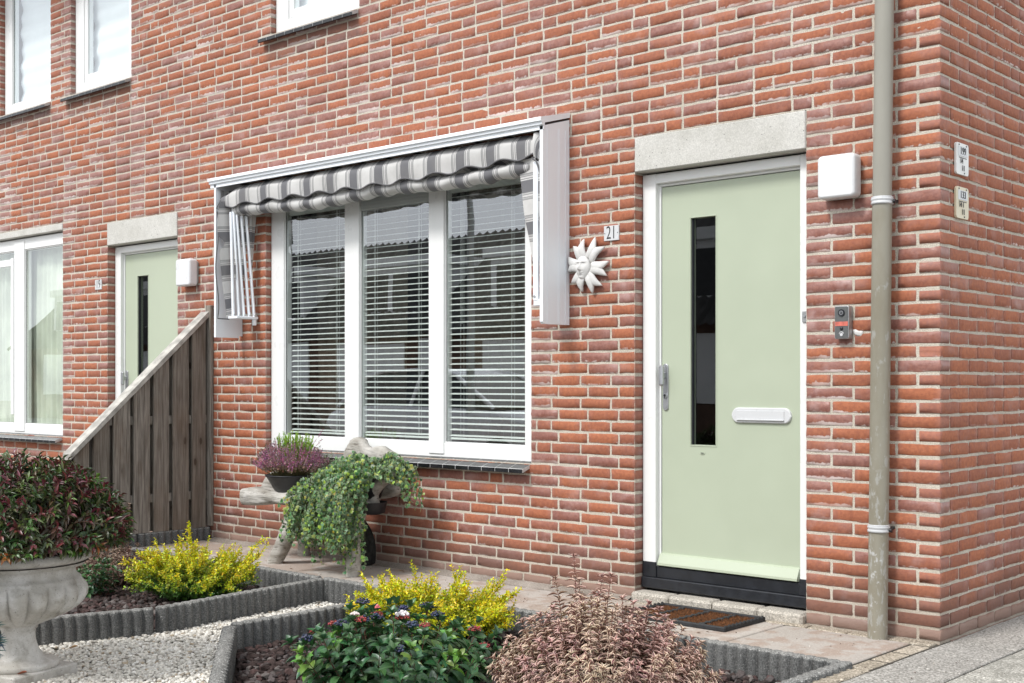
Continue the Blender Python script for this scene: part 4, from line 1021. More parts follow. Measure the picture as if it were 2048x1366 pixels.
RV = [(-2.585, -.72), (-.14, -.725), (-.14, -2.2), (-.6, -3.2), (-1.56, -2.6), (-2.56, -1.87)]
stones('lava_rock', [(LV, .5), (RV, .5)], 15500, (.010, .027), (.55, .9), -.122, [(.058, .040, .036, .36), (.09, .056, .052, .22), (.11, .093, .09, .16), (.04, .03, .028, .19), (.17, .15, .14, .07)], mat_attr('lava_stone', .9, 1.0, 55, .55, .25), .13, False, zr=.022)

# a few strays that rolled onto slabs and edging, and crumbs in the joints
STR = [(-5.3, -.64), (-.12, -.64), (-.12, -.1), (-5.3, -.1)]
stones('stray_grit', [(STR, .6), ([(-.1, -1.3), (.9, -1.3), (.9, -.1), (-.1, -.1)], .4)], 420, (.0012, .0045), (.5, .9), .0, [(.42, .38, .32, .4), (.16, .12, .10, .4), (.62, .59, .53, .2)], mat_attr('grit', .8, 0, 70, .3), .12, False, zr=.001)
# doormat: rubber frame with brush strips
t = thing('doormat', 'dark rubber doormat with rusty brown bristle strips in front of the nearer green door', 'doormat', (-1.13, -.24, 0))
mx0, mx1, my0, my1 = -1.43, -.835, -.43, -.065
m = MB()
for q in ((mx0, mx1, my0, my0 + .022), (mx0, mx1, my1 - .022, my1), (mx0, mx0 + .022, my0 + .02, my1 - .02), (mx1 - .022, mx1, my0 + .02, my1 - .02)): m.box(*q, .001, .022, bev=.004)
for i in range(11):   # scalloped short ends
    y = my0 + .02 + i * (my1 - my0 - .04) / 10
    for x in (mx0 + .006, mx1 - .006): m.tube([(x, y - .013, .016), (x, y, .021), (x, y + .013, .016)], [.004, .009, .004], 8)
for i in range(1, 4):
    x = mx0 + i * (mx1 - mx0) / 4; m.box(x - .008, x + .008, my0 + .02, my1 - .02, .003, .020, bev=.003)
    for k in range(6): y = my0 + .035 + k * (my1 - my0 - .05) / 6; m.box(x - .016, x + .016, y, y + .014, .004, .021, bev=.003)
m.box(mx0 + .01, mx1 - .01, my0 + .01, my1 - .01, .0008, .007)
m.build('rubber_frame', RUB, t)
for k in range(10):
    y = my0 + .034 + k * (my1 - my0 - .062) / 9.4; T_, F_ = np.array([(-1, 0, 0), (1, 0, 0), (0, 0, 1.)]), np.array([(0, 1, 2)]); n = 900
    pos = np.stack([uni(mx0 + .028, mx1 - .028, n), y + uni(-.0095, .0095, n), np.full(n, .006)], 1); d = frames(np.stack([np.cos(a := uni(0, 6.28, n)), np.sin(a), uni(-.1, .1, n)], 1), np.stack([uni(-.35, .35, n), uni(-.35, .35, n), np.ones(n)], 1))
    A = d * np.array([.0014, .0014, .0145])[None, None, :]; V, F = instance(T_, F_, A, pos); nmesh('bristle_strip', V, F, COIR, t, smooth=False)

# ------------------------------------------------------------------ stone urn
UC = (-2.897, -2.762, 0)
t = thing('stone_urn', 'pale cast stone garden urn with fluted bowl standing on the white gravel', 'urn', (UC[0], UC[1], -.11))
prof = [(.295, .425), (.303, .42), (.306, .405), (.302, .392), (.288, .386), (.28, .38), (.262, .374), (.243, .366), (.235, .352), (.232, .338), (.234, .325), (.242, .315), (.251, .310), (.256, .304), (.256, .298), (.262, .29)]
fl = [(.272, .272), (.276, .25), (.272, .225), (.258, .2), (.236, .18), (.205, .16), (.17, .143), (.135, .127), (.105, .115)]
low = [(.088, .108), (.078, .10), (.078, .092), (.071, .085), (.068, .07), (.069, .045), (.075, .02), (.085, -.005), (.102, -.025), (.125, -.04), (.150, -.047), (.161, -.05), (.165, -.056), (.165, -.07), (.160, -.076), (.0, -.076)]
allp = [(0.0, .36), (.27, .36), (.28, .41)] + prof + fl + low
i0 = 3 + len(prof); i1 = i0 + len(fl)
def uf(i, a, z):
    if i0 <= i < i1:
        s_ = abs(math.sin(a * 10)) ; k = math.sin(math.pi * (i - i0 + 1.4) / (i1 - i0 + 1.2)) ** .5
        return 1 + k * (.165 * (s_ ** .42) - .125)
    return 1 + .004 * math.sin(a * 3 + z * 20)
# densify profile
dp = []; 
for i in range(len(allp) - 1):
    dp.append((allp[i], i))
dp.append((allp[-1], len(allp) - 1))
m = MB(); m.lathe([p for p, _ in dp], 240, UC, rf=uf); m.build('bowl_and_foot', URN, t)
m = MB(); M = Matrix.Translation((UC[0], UC[1], 0)) @ Matrix.Rotation(math.radians(14), 4, 'Z'); m.box(-.172, .172, -.172, .172, -.135, -.074, M=M, bev=.006); m.build('plinth', URN, t)
m = MB(); m.lathe([(0, .385), (.2, .40), (.285, .375)], 48, UC); m.build('potting_soil', SOIL, t)

# ------------------------------------------------------------------ driftwood bench
t = thing('driftwood_bench', 'rustic grey driftwood bench with crooked legs and rough back, standing against the wall', 'bench', (-3.9, -.3, 0))
def dn(p, an, i): return 1 + .16 * mnoise.noise((p.x * 9 + math.cos(an) * 1.3, p.y * 9 + math.sin(an) * 1.3, p.z * 5)) + .05 * mnoise.noise((math.cos(an) * 6 + p.x * 20, math.sin(an) * 6, p.z * 12))
def limb(name, pts, rad, n=20, flat=(1, 1), par=t, sub=6):
    P = []; R = []
    for i in range(len(pts) - 1):
        p0, p1, p2, p3 = (Vector(pts[max(i - 1, 0)]), Vector(pts[i]), Vector(pts[i + 1]), Vector(pts[min(i + 2, len(pts) - 1)]))
        for k in range(sub):
            s_ = k / sub; P.append(.5 * ((2 * p1) + (-p0 + p2) * s_ + (2 * p0 - 5 * p1 + 4 * p2 - p3) * s_ * s_ + (-p0 + 3 * p1 - 3 * p2 + p3) * s_ ** 3)); R.append(rad[i] + (rad[i + 1] - rad[i]) * s_)
    P.append(Vector(pts[-1])); R.append(rad[-1]); m = MB(); m.tube(P, R, n, nfun=dn)
    if flat != (1, 1):
        c = sum((p for p in P), Vector()) / len(P); m.v = [(x, c.y + (y - c.y) * flat[0], c.z + (z - c.z) * flat[1]) for x, y, z in m.v]
    return m.build(name, DRIFT, par)
# seat: thick irregular slab
m = MB(); vs = []; fs = []; N = 60; K = 28
for i in range(N + 1):
    s_ = i / N; x = -4.54 + 1.15 * s_; e = min(1, math.sin(min(s_ * 34, 1.57)) + .25) * min(1, math.sin(min((1 - s_) * 14, 1.57)) + .05)
    yc = -.315 + .02 * math.sin(s_ * 5) - .10 * (1 - min(1, s_ * 3)); hy = (.17 + .02 * math.sin(s_ * 9)) * (.30 + .70 * min(1, s_ * 3.0)) * e; zc = .398 + .012 * s_ + .012 * math.sin(s_ * 6); hz = (.052 + .008 * math.sin(s_ * 13)) * e
    for k in range(K):
        a = 2 * math.pi * k / K; c_, q = math.cos(a), math.sin(a); sx = abs(c_) ** .55 * (1 if c_ > 0 else -1); sz = abs(q) ** .75 * (1 if q > 0 else -1); w = 1 + .12 * mnoise.noise((x * 6, c_ * 2, q * 2)) + .05 * mnoise.noise((x * 16, c_ * 5, q * 5))
        vs.append((x, yc + hy * sx * w, zc + hz * sz * w))
for i in range(N):
    for k in range(K): fs.append((i * K + k, i * K + (k + 1) % K, (i + 1) * K + (k + 1) % K, (i + 1) * K + k))
fs += [tuple(range(K)), tuple(N * K + k for k in range(K))]; m.add(vs, fs, smooth=True); m.build('seat', DRIFT, t)
limb('leg', [(-4.17, -.44, -.002), (-4.13, -.43, .07), (-4.055, -.42, .2), (-4.02, -.40, .3), (-4.01, -.38, .40)], [.05, .053, .055, .05, .052])
limb('leg', [(-3.385, -.46, -.002), (-3.385, -.455, .1), (-3.378, -.45, .22), (-3.375, -.44, .36)], [.040, .046, .037, .037])
limb('leg', [(-4.3, -.10, -.002), (-4.28, -.11, .2), (-4.25, -.14, .38)], [.04, .04, .04])
limb('stump', [(-4.47, -.24, .40), (-4.46, -.23, .47), (-4.44, -.23, .52), (-4.42, -.23, .545)], [.075, .066, .05, .02])
limb('side_support', [(-3.40, -.26, .38), (-3.43, -.27, .47), (-3.37, -.26, .55), (-3.27, -.235, .62), (-3.245, -.22, .70)], [.030, .042, .046, .04, .03])
out = [(-3.98, .40), (-3.97, .62), (-3.915, .69), (-3.885, .75), (-3.845, .785), (-3.79, .802), (-3.745, .79), (-3.70, .752), (-3.662, .732), (-3.62, .745), (-3.565, .75), (-3.50, .728), (-3.44, .70), (-3.40, .67), (-3.36, .62), (-3.38, .54), (-3.42, .42)]
def smooth_loop(o, r=3):
    for _ in range(r):
        q = []
        for i in range(len(o)): a, b = o[i], o[(i + 1) % len(o)]; q += [(.75 * a[0] + .25 * b[0], .75 * a[1] + .25 * b[1]), (.25 * a[0] + .75 * b[0], .25 * a[1] + .75 * b[1])]
        o = q
    return o
o_ = smooth_loop(out); c_ = (-3.63, .56); m = MB(); vs = []; K = len(o_); lv = [(1, -.045), (1.0, -.07), (.97, -.088), (.9, -.098), (.7, -.105), (.35, -.10), (.02, -.105)]
for w, y in lv:
    for x, z in o_: X_, Z_ = c_[0] + (x - c_[0]) * w, c_[1] + (z - c_[1]) * w; vs.append((X_, y + .014 * mnoise.noise((X_ * 14, Z_ * 9, 1)) + .006 * mnoise.noise((X_ * 40, Z_ * 18, 4)), Z_))
fs = [(l * K + k, l * K + (k + 1) % K, (l + 1) * K + (k + 1) % K, (l + 1) * K + k) for l in range(len(lv) - 1) for k in range(K)] + [tuple(range(K))]
m.add(vs, fs, smooth=True); m.build('backrest', DRIFT, t)
# dark curved board
m = MB(); pts = [(-3.74, .0), (-3.612, .0), (-3.600, .06), (-3.605, .14), (-3.635, .21), (-3.69, .268), (-3.74, .30)]
m.prism(smooth_loop(pts[:], 1), 'y', -.13, -.085, smooth=False)
m.build('curved_board', simple('blackened_wood', (.014, .015, .013), .85, .5, 30, bump=.6, bscale=50), None, **tagt('dark curved board standing against the bricks behind the right leg of the bench', 'board'))

# ------------------------------------------------------------------ foliage
def leaf(nseg=4, curl=.25, fold=.25, sharp=1.0, wide=.42):
    """unit leaf along +y, width 1 along x, face up +z; 2 quads across"""
    V = []; uv = []
    for i in range(nseg + 1):
        v = i / nseg; w = max(.02, math.sin(math.pi * v ** (wide / .5)) ** sharp) * .5 if 0 < i < nseg else (.05 if i == 0 else .02)
        y = v * (1 - .12 * curl * v); z = -curl * v * v
        for sx in (-1, 0, 1): V.append((sx * w, y, z + (fold * w if sx else 0))); uv.append((.5 + .5 * sx, v))
    F = [(3 * i + k, 3 * i + k + 1, 3 * i + k + 4, 3 * i + k + 3) for i in range(nseg) for k in range(2)]
    return np.array(V), np.array(F), np.array(uv)
class Leaves:
    def __init__(s): s.p = []; s.d = []; s.n = []; s.w = []; s.l = []; s.c = []
    def add(s, p, d, n, l, w, c): s.p.append(p); s.d.append(d); s.n.append(n); s.l.append(l); s.w.append(w); s.c.append(c)
    def build(s, name, tmpl, mat, parent, **tg):
        T, F, uv = tmpl; P = np.array(s.p); D = np.array(s.d); N = np.array(s.n); N = N + RNG.normal(0, .22, N.shape); A = frames(D, N)
        sc = np.stack([s.w, s.l, s.l], 1); A = A * sc[:, None, :]; V, FF = instance(T, F, A, P)
        return nmesh(name, V, FF, mat, parent, np.tile(uv, (len(P), 1)), np.repeat(np.array(s.c), len(T), 0), None, True, **tg)
def nrm(v): return v / (np.linalg.norm(v) + 1e-9)
UP = np.array([0, 0, 1.])
STEMM = simple('brown_twig', (.09, .05, .03), .8, .2, 60)
STEMR = simple('reddish_twig', (.14, .05, .035), .75, .2, 60)
def stem_mesh(curves, name, mat, parent, r0=.002, r1=.0008, n=4):
    m = MB()
    for c in curves: m.tube(c, list(np.linspace(r0, r1, len(c))), n, caps=False)
    return m.build(name, mat, parent, fix=False)
def dome_curves(base, n, R, H, up=.8, rmin=.0, jit=.02, ell=(1, 1), steps=10, drop=.5, tipz=(.78, 1.06)):
    cs = []
    for i in range(n):
        u = rmin + (1 - rmin) * math.sqrt(RNG.random()); a = RNG.random() * 6.283
        end = np.array([R * ell[0] * u * math.cos(a), R * ell[1] * u * math.sin(a), H * (1 - drop * u ** 2.2) * uni(*tipz)])
        b = np.array([uni(-jit, jit), uni(-jit, jit), 0.]); c = []
        for k in range(steps + 1):
            t_ = k / steps; c.append(np.array(base) + b + np.array([end[0] * t_ ** up, end[1] * t_ ** up, end[2] * t_ ** (1.0 + (1 - up) * 1.0)]) + RNG.normal(0, .002, 3))
        cs.append(np.array(c))
    return cs
def along(c, t_):
    f = t_ * (len(c) - 1); i = min(int(f), len(c) - 2); return c[i] + (c[i + 1] - c[i]) * (f - i), nrm(c[i + 1] - c[i])
def opposite_leaves(LV_, curves, gap, l, w, out, colf, t0=.15, tip=4, whorl=2, droop=0.):
    for c in curves:
        Ls = np.linalg.norm(np.diff(c, axis=0), axis=1).sum(); k = int(Ls * (1 - t0) / gap); a0 = RNG.random() * 6.28
        hue = RNG.random()
        for q in range(k + 1):
            t_ = t0 + (1 - t0) * q / max(1, k); p, tg = along(c, min(t_, .999)); s_ = nrm(np.cross(tg, UP) + 1e-4); s2 = np.cross(tg, s_)
            a = a0 + q * 1.5708 + uni(-.25, .25); sz = (.72 + .28 * math.sin(3.0 * t_)) * uni(.8, 1.12) * (1 if t_ < .9 else .8)
            for h in range(whorl):
                an = a + h * 6.283 / whorl; rad = s_ * math.cos(an) + s2 * math.sin(an); d = nrm(rad * out + tg * (1 - .45 * out) + np.array([0, 0, -droop * uni(.3, 1)]))
                LV_.add(p, d, nrm(tg * 1.0 - d * .2 + UP * .35), l * sz, w * sz, colf(t_, hue))
        p, tg = c[-1], nrm(c[-1] - c[-2]); s_ = nrm(np.cross(tg, UP) + 1e-4); s2 = np.cross(tg, s_)
        for h in range(tip):
            an = h * 6.283 / tip + a0; d = nrm(tg * 1.1 + (s_ * math.cos(an) + s2 * math.sin(an)) * .5); LV_.add(p, d, nrm(tg - d * .5 + UP * .2), l * .62 * uni(.7, 1.1), w * .6, colf(1., hue))
def lerp(a, b, t_): return tuple(a[i] + (b[i] - a[i]) * t_ for i in range(3))

# -- variegated pink and cream shrub, foreground
t = thing('variegated_shrub', 'big pink and cream variegated shrub in the front right of the lava bed', 'shrub', (-.52, -1.80, -.12))
cs = dome_curves((-.47, -1.80, -.13), 190, .365, .54, .72, 0., .05, drop=.46, tipz=(.78, .98)) + dome_curves((-.47, -1.80, -.13), 110, .39, .42, .65, .5, .06, drop=.42)
cs += [np.array([np.array((-.56, -1.78, -.13)) + np.array((dx * q ** .8, dy * q ** .8, h * q)) for q in np.linspace(0, 1, 11)]) for dx, dy, h in ((-.085, .03, .625), (.02, .06, .56), (.07, .05, .57), (-.19, .05, .53), (-.1, .08, .53))]
stem_mesh(cs, 'stems', STEMR, t, .003, .0012)
Lv = Leaves()
def cw(t_, h): 
    a = lerp((.13, .10, .06), (.20, .085, .085), max(0, t_ * 1.5 - .75) * (.5 + h)); return tuple(max(0, x * uni(.75, 1.25)) for x in a)
opposite_leaves(Lv, cs, .0140, .045, .0165, .95, cw, .22, 5, 2, .12)
VARM = mat_leaf('variegated_leaf', .5, .2, ((.78, .65, .47), (.70, .46, .41)), .46, 1., None, .35)
Lv.build('leaves', leaf(5, .42, .35, .9, .46), VARM, t)

# -- small brown variegated shrub behind the urn
t = thing('variegated_shrub', 'smaller dull brown and cream variegated shrub behind the stone urn, left of the golden shrub', 'shrub', (-4.72, -1.28, -.12))
cs = dome_curves((-4.70, -1.26, -.13), 95, .26, .33, .7, 0., .04, drop=.5) + [np.array([np.array((-4.70, -1.25, -.13)) + np.array((dx * q, dy * q, h * q)) for q in np.linspace(0, 1, 11)]) for dx, dy, h in ((.08, .05, .52), (.06, .05, .44), (.0, .05, .4))]
stem_mesh(cs, 'stems', STEMR, t, .003, .001); Lv = Leaves()
opposite_leaves(Lv, cs, .02, .040, .012, .95, lambda a, h: tuple(x * uni(.7, 1.2) for x in (.10, .07, .045)), .2, 5, 2, .15)
Lv.build('leaves', leaf(4, .4, .35, .9, .46), mat_leaf('brown_variegated_leaf', .5, .2, ((.42, .33, .24), (.40, .24, .20)), .46), t)

# -- small dark green plant by the urn
t = thing('small_green_plant', 'small green leafy plant poking out just right of the stone urn', 'plant', (-4.40, -1.55, -.12))
cs = dome_curves((-4.40, -1.55, -.13), 30, .15, .27, .8, 0., .03); stem_mesh(cs, 'stems', STEMR, t, .002, .001); Lv = Leaves()
opposite_leaves(Lv, cs, .028, .045, .020, .9, lambda a, h: tuple(x * uni(.7, 1.3) for x in lerp((.03, .085, .04), (.08, .2, .05), h * a)), .35, 4, 2, .05)
GREENM = mat_leaf('blue_green_leaf', .36, .18, None, rib=(.14, .24, .10), spec=.6)
Lv.build('leaves', leaf(5, .25, .3, .75, .5), GREENM, t)

# -- viburnum with berries
t = thing('berry_shrub', 'dark green shrub with dark blue berries and a few white blossoms', 'shrub', (-1.28, -2.06, -.12))
vb = (-1.28, -2.06, -.14)
cs = dome_curves(vb, 95, .40, .40, .7, 0., .06, (1, .95), drop=.30, tipz=(.8, 1.05)); stem_mesh(cs, 'stems', STEMR, t, .003, .0012); Lv = Leaves()
def cv(a, h): return tuple(x * uni(.75, 1.25) for x in (lerp((.042, .115, .048), (.075, .175, .065), h) if (h < .86 or a < .85) else (.16, .32, .055)))
opposite_leaves(Lv, cs, .030, .070, .036, .95, cv, .35, 4, 2, .1)
Lv.build('leaves', leaf(6, .28, .32, .62, .5), GREENM, t)
SV, SF = ico(1)
def beads(name, centers, r, spread, n, colf, mat, parent, flat=.6):
    P = []; C = []
    for c in centers:
        for _ in range(n):
            v = RNG.normal(size=3); v = nrm(v) * RNG.random() ** .4 * spread; v[2] = abs(v[2]) * flat; P.append(np.array(c) + v); C.append(colf())
    P = np.array(P); rr_ = r * uni(.8, 1.2, len(P)); A = np.eye(3)[None] * rr_[:, None, None]; V, F = instance(SV, SF, A, P)
    return nmesh(name, V, F, mat, parent, None, np.repeat(np.array(C), len(SV), 0), None, True)
BERRY = mat_attr('berry_skin', .3, 0, 60, .3, .6); PETAL = mat_attr('petal', .6, 0, 60, .1)
tips = [c[-1] for c in cs if c[-1][2] > .08]
near = sorted(tips, key=lambda p: -p[2] + .25 * p[1])
def tipnear(x, y): return min(tips, key=lambda p: (p[0] - x) ** 2 + (p[1] - y) ** 2) + np.array([0, 0, .020])
bcs = [tipnear(*q) for q in ((-1.55, -1.93), (-1.48, -2.02), (-1.38, -1.98), (-1.52, -2.12), (-1.43, -2.13), (-1.35, -2.17), (-1.40, -2.25), (-1.24, -1.92), (-1.1, -2.2), (-1.02, -2.28), (-1.45, -2.35), (-1.62, -2.1), (-1.3, -1.85))]
for q in bcs: beads('berry_cluster', [q], .0045, .030, 55, lambda: tuple(x * uni(.6, 1.5) for x in (.026, .034, .075)), BERRY, t)
rc_ = [tipnear(*q) for q in ((-1.65, -1.85), (-1.2, -2.05), (-1.0, -1.9), (-.95, -1.98), (-1.28, -2.18), (-1.5, -2.2), (-1.08, -2.05), (-1.6, -2.25))]
for q in rc_: beads('red_bud_cluster', [q], .0030, .028, 80, lambda: tuple(x * uni(.6, 1.4) for x in (.36, .05, .05)), BERRY, t)
fc_ = [tipnear(-1.17, -2.08) + np.array([0, 0, .012]), tipnear(-1.3, -2.22) + np.array([0, 0, .012])]
beads('white_flower_cluster', fc_[:1], .0062, .026, 42, lambda: (.78, .74, .74), PETAL, t, .5); beads('white_flower_cluster', fc_[1:], .005, .018, 22, lambda: (.72, .62, .6), PETAL, t, .5)
beads('pink_bud_cluster', [tipnear(-1.62, -1.78) + np.array([0, 0, .03])], .005, .02, 30, lambda: tuple(x * uni(.7, 1.2) for x in (.6, .16, .2)), PETAL, t)

# -- golden leaved box-like shrubs
def golden(base, R, H, n, label, sprays, seed, ell=(1, .8)):
    t = thing('golden_shrub', label, 'shrub', base, 'golden leaved low shrubs')
    mains = dome_curves(base, n, R, H, .97, .12, .04, ell, drop=.30, tipz=(.45, 1.02))
    for dx, dy, h in sprays: mains.append(np.array([np.array(base) + np.array((dx * q ** .85, dy * q ** .85, h * q ** 1.2)) + RNG.normal(0, .0025, 3) for q in np.linspace(0, 1, 13)]))
    tw = []
    for c in mains:
        for _ in range(8):
            t0 = uni(.25, .98); p, tg = along(c, t0); d = nrm(tg + RNG.normal(0, .55, 3) + UP * .05); l = uni(.035, .075); tw.append(np.array([p + d * l * q + UP * .012 * q * q for q in np.linspace(0, 1, 5)]))
    stem_mesh(mains, 'stems', STEMM, t, .0032, .001); stem_mesh(tw, 'twigs', STEMM, t, .0012, .0006, 3)
    Lv = Leaves(); zb = base[2]
    def emit(c, t0, gap, l):
        Ls = np.linalg.norm(np.diff(c, axis=0), axis=1).sum(); k = int(Ls * (1 - t0) / gap); a = RNG.random() * 6
        for q in range(k + 1):
            t_ = t0 + (1 - t0) * q / max(1, k); p, tg = along(c, min(.999, t_)); s_ = nrm(np.cross(tg, UP) + 1e-4); s2 = np.cross(tg, s_); a += 2.4; rad = s_ * math.cos(a) + s2 * math.sin(a)
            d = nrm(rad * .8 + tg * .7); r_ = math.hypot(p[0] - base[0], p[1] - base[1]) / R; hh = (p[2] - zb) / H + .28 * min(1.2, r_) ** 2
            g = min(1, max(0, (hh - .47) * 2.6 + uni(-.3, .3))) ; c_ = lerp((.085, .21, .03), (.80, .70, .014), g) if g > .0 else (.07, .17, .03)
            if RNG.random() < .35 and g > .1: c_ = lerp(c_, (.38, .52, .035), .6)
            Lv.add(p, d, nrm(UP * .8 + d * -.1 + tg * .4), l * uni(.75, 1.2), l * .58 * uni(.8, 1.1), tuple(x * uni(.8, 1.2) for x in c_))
    for c in mains: emit(c, .25, .0055, .0185)
    for c in tw: emit(c, .05, .0052, .0172)
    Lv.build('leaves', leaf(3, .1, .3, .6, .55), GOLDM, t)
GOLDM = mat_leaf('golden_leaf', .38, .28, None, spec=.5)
golden((-3.90, -1.20, -.125), .44, .34, 210, 'golden yellow shrub in the left bed, in front of the slanted fence and bench leg', [(.46, .12, .40), (.44, .18, .36), (-.14, .05, .44), (-.10, .03, .40), (-.42, .0, .30), (-.3, .05, .33), (.5, .02, .30), (.2, .1, .34)], 1)
golden((-2.02, -1.15, -.125), .45, .33, 240, 'golden yellow shrub in the right bed behind the berry shrub', [(.40, .10, .40), (.36, .14, .36), (.5, -.02, .27), (.52, -.1, .26), (.5, .06, .32), (-.48, -.02, .30), (-.35, .05, .33), (.06, .12, .36), (-.2, .08, .33), (.55, -.05, .2)], 2)

# -- red and green leaved shrub planted in the urn
t = thing('urn_shrub', 'dense dark red and green leaved shrub growing from the stone urn', 'shrub', (UC[0], UC[1], .4))
Lv = Leaves(); cs = []
for i in range(1000):
    a = RNG.random() * 6.283; ph = math.acos(1 - uni(0, 1.22)); ph = min(ph, 1.85); v = np.array([math.cos(a) * math.sin(ph), math.sin(a) * math.sin(ph), math.cos(ph)])
    if v[2] < -.12: v[2] *= .4
    rad = np.array([.455, .455, .345]) * (1 + .09 * mnoise.noise((v[0] * 2.5, v[1] * 2.5, v[2] * 2.5)) + uni(-.10, .03)); tip = np.array([UC[0], UC[1], .485]) + v * rad
    b = np.array([UC[0] + v[0] * .17, UC[1] + v[1] * .17, .40]); c = np.array([b + (tip - b) * q + UP * .05 * math.sin(q * 3.14) * (1 if v[2] > 0 else .6) for q in np.linspace(0, 1, 8)]); cs.append(c)
stem_mesh(cs[::2], 'stems', STEMR, t, .0025, .001)
cdir = nrm(np.array([cam.location.x - UC[0], cam.location.y - UC[1], 0]))
def cu(t_, h):
    return (0, 0, 0)
for c in cs:
    tip = c[-1]; hgt = (tip[2] - .35) / .45; red = min(1, max(0, -.06 + hgt * .42 + uni(-.4, .4) + .30 * ((tip[0] - UC[0]) / .45))); tg = nrm(c[-1] - c[-3]); s_ = nrm(np.cross(tg, UP) + 1e-4); s2 = np.cross(tg, s_); low = tip[2] < .46
    br = RNG.random() < .2; old = low and RNG.random() < .22
    for k in range(int(uni(9, 13))):
        t_ = 1 - k * .045; p, _ = along(c, max(.2, t_)); a = k * 2.4 + uni(-.3, .3); r_ = s_ * math.cos(a) + s2 * math.sin(a); o_ = .35 + .09 * k
        d = nrm(tg * (1 - o_ * .55) + r_ * o_ * 1.1 + UP * (-.22 if k > 3 else .05)); col = lerp((.050, .105, .030), (.105, .036, .036), red) if not br else (.12, .20, .05)
        if k < 3 and red > .5: col = (.15, .036, .046)
        if old: col = (.34, .12, .035)
        Lv.add(p, d, nrm(tg * .6 + UP * .7 - d * .2), .047 * uni(.75, 1.15) * (.7 if k < 2 else 1), .0142 * uni(.8, 1.15), tuple(x * uni(.7, 1.3) for x in col))
Lv.build('leaves', leaf(5, .30, .35, .95, .45), mat_leaf('burgundy_leaf', .33, .15, None, rib=(.16, .16, .07), spec=.6), t)

# -- blue green pine at the picture edge
t = thing('small_pine', 'blue green pine needles at the left picture edge in front of the urn', 'plant', (-2.58, -3.14, -.12))
base = np.array([-2.58, -3.14, -.13]); cs = [np.array([base + (np.array(e)) * q for q in np.linspace(0, 1, 8)]) for e in ((-.10, 0, .45), (.085, .075, .33), (.09, .09, .27), (.02, .02, .40), (.075, .07, .22), (.07, .065, .12), (-.05, -.02, .36))]
stem_mesh(cs, 'branches', STEMM, t, .006, .003, 6); Lv = Leaves()
for c in cs:
    for _ in range(170):
        p, tg = along(c, uni(.4, 1)); d = nrm(tg * .5 + RNG.normal(0, .6, 3)); Lv.add(p, d, UP, uni(.035, .06), .0022, tuple(x * uni(.7, 1.3) for x in (.10, .17, .17)))
Lv.build('needles', leaf(2, .1, .2, .4, .5), mat_leaf('pine_needle', .45, .1), t)

# ------------------------------------------------------------------ pots on the bench
POTM = simple('black_pot_plastic', (.014, .015, .018), .45, .1, 10)
t = thing('potted_heather', 'purple flowering heather with bright green tips in a black bowl on the bench', 'potted plant', (-4.14, -.33, .455))
hc = (-4.14, -.33)
m = MB(); m.lathe([(0, .452), (.095, .452), (.105, .46), (.155, .545), (.163, .548), (.165, .556), (.158, .560), (.150, .552), (.0, .545)], 48, (hc[0], hc[1], 0)); m.build('pot', POTM, t)
cs = []; kinds = []
for i in range(430):
    u = math.sqrt(RNG.random()); a = RNG.random() * 6.283; gx = math.cos(a) * u; gy = math.sin(a) * u
    green = (gx * .74 + gy * .67 > -.35) and (gx * .74 + gy * .67 < .55) and u < .62 and (gx * .67 - gy * .74 < .35) and RNG.random() < .8
    R_ = .275; H_ = .235 + (.03 if green else 0); end = np.array([gx * R_, gy * R_ * .9, H_ * (1 - .62 * u ** 2.6) * uni(.82, 1.12)])
    b = np.array([hc[0] + gx * .10, hc[1] + gy * .10, .545]); c = np.array([b + np.array([end[0] - gx * .10, end[1] - gy * .1, 0]) * q ** .8 + UP * end[2] * q for q in np.linspace(0, 1, 7)]); cs.append(c); kinds.append(green)
for dx, dy, h in ((.16, .14, .31), (.15, .13, .24), (-.20, -.18, .22)): cs.append(np.array([np.array([hc[0] + dx * q, hc[1] + dy * q, .545 + h * q]) for q in np.linspace(0, 1, 7)])); kinds.append(False)
stem_mesh(cs, 'stems', simple('heather_stem', (.12, .11, .04), .8, .2, 60), t, .0012, .0006, 3)
FL = Leaves(); GR = Leaves()
for c, g in zip(cs, kinds):
    pale = RNG.random()
    if g:
        for k in range(70):
            p, tg = along(c, uni(.4, 1)); GR.add(p, nrm(tg + RNG.normal(0, .45, 3)), UP, .012, .0036, tuple(x * uni(.7, 1.3) for x in (.34, .58, .05)))
    else:
        for k in range(52):
            t_ = uni(.36, 1); p, tg = along(c, t_); rim = (t_ < .60)
            col = lerp((.56, .18, .40), (.72, .50, .52), pale) if not rim else lerp((.46, .34, .22), (.58, .42, .38), pale)
            if t_ > .96: col = (.14, .12, .07)
            FL.add(p, nrm(tg * .6 + RNG.normal(0, .6, 3)), UP, .0105, .006, tuple(x * uni(.7, 1.25) for x in col))
HEATH = mat_leaf('heather_floret', .6, .2)
FL.build('flower_spikes', leaf(2, .1, .5, .5, .5), HEATH, t); GR.build('green_tips', leaf(2, .1, .3, .5, .5), HEATH, t)

t = thing('silver_plant', 'small silvery green plant between heather and ivy on the bench', 'plant', (-3.93, -.2, .45))
cs = dome_curves((-3.94, -.19, .44), 90, .125, .27, .8, 0, .03, drop=.45); stem_mesh(cs, 'stems', STEMM, t, .001, .0006, 3); Lv = Leaves()
for c in cs:
    for k in range(30): p, tg = along(c, uni(.3, 1)); Lv.add(p, nrm(tg * .5 + RNG.normal(0, .6, 3)), UP, .012, .007, tuple(x * uni(.75, 1.2) for x in (.33, .37, .26)))
Lv.build('leaves', leaf(2, .1, .3, .5, .5), mat_leaf('silver_leaf', .7, .15), t)

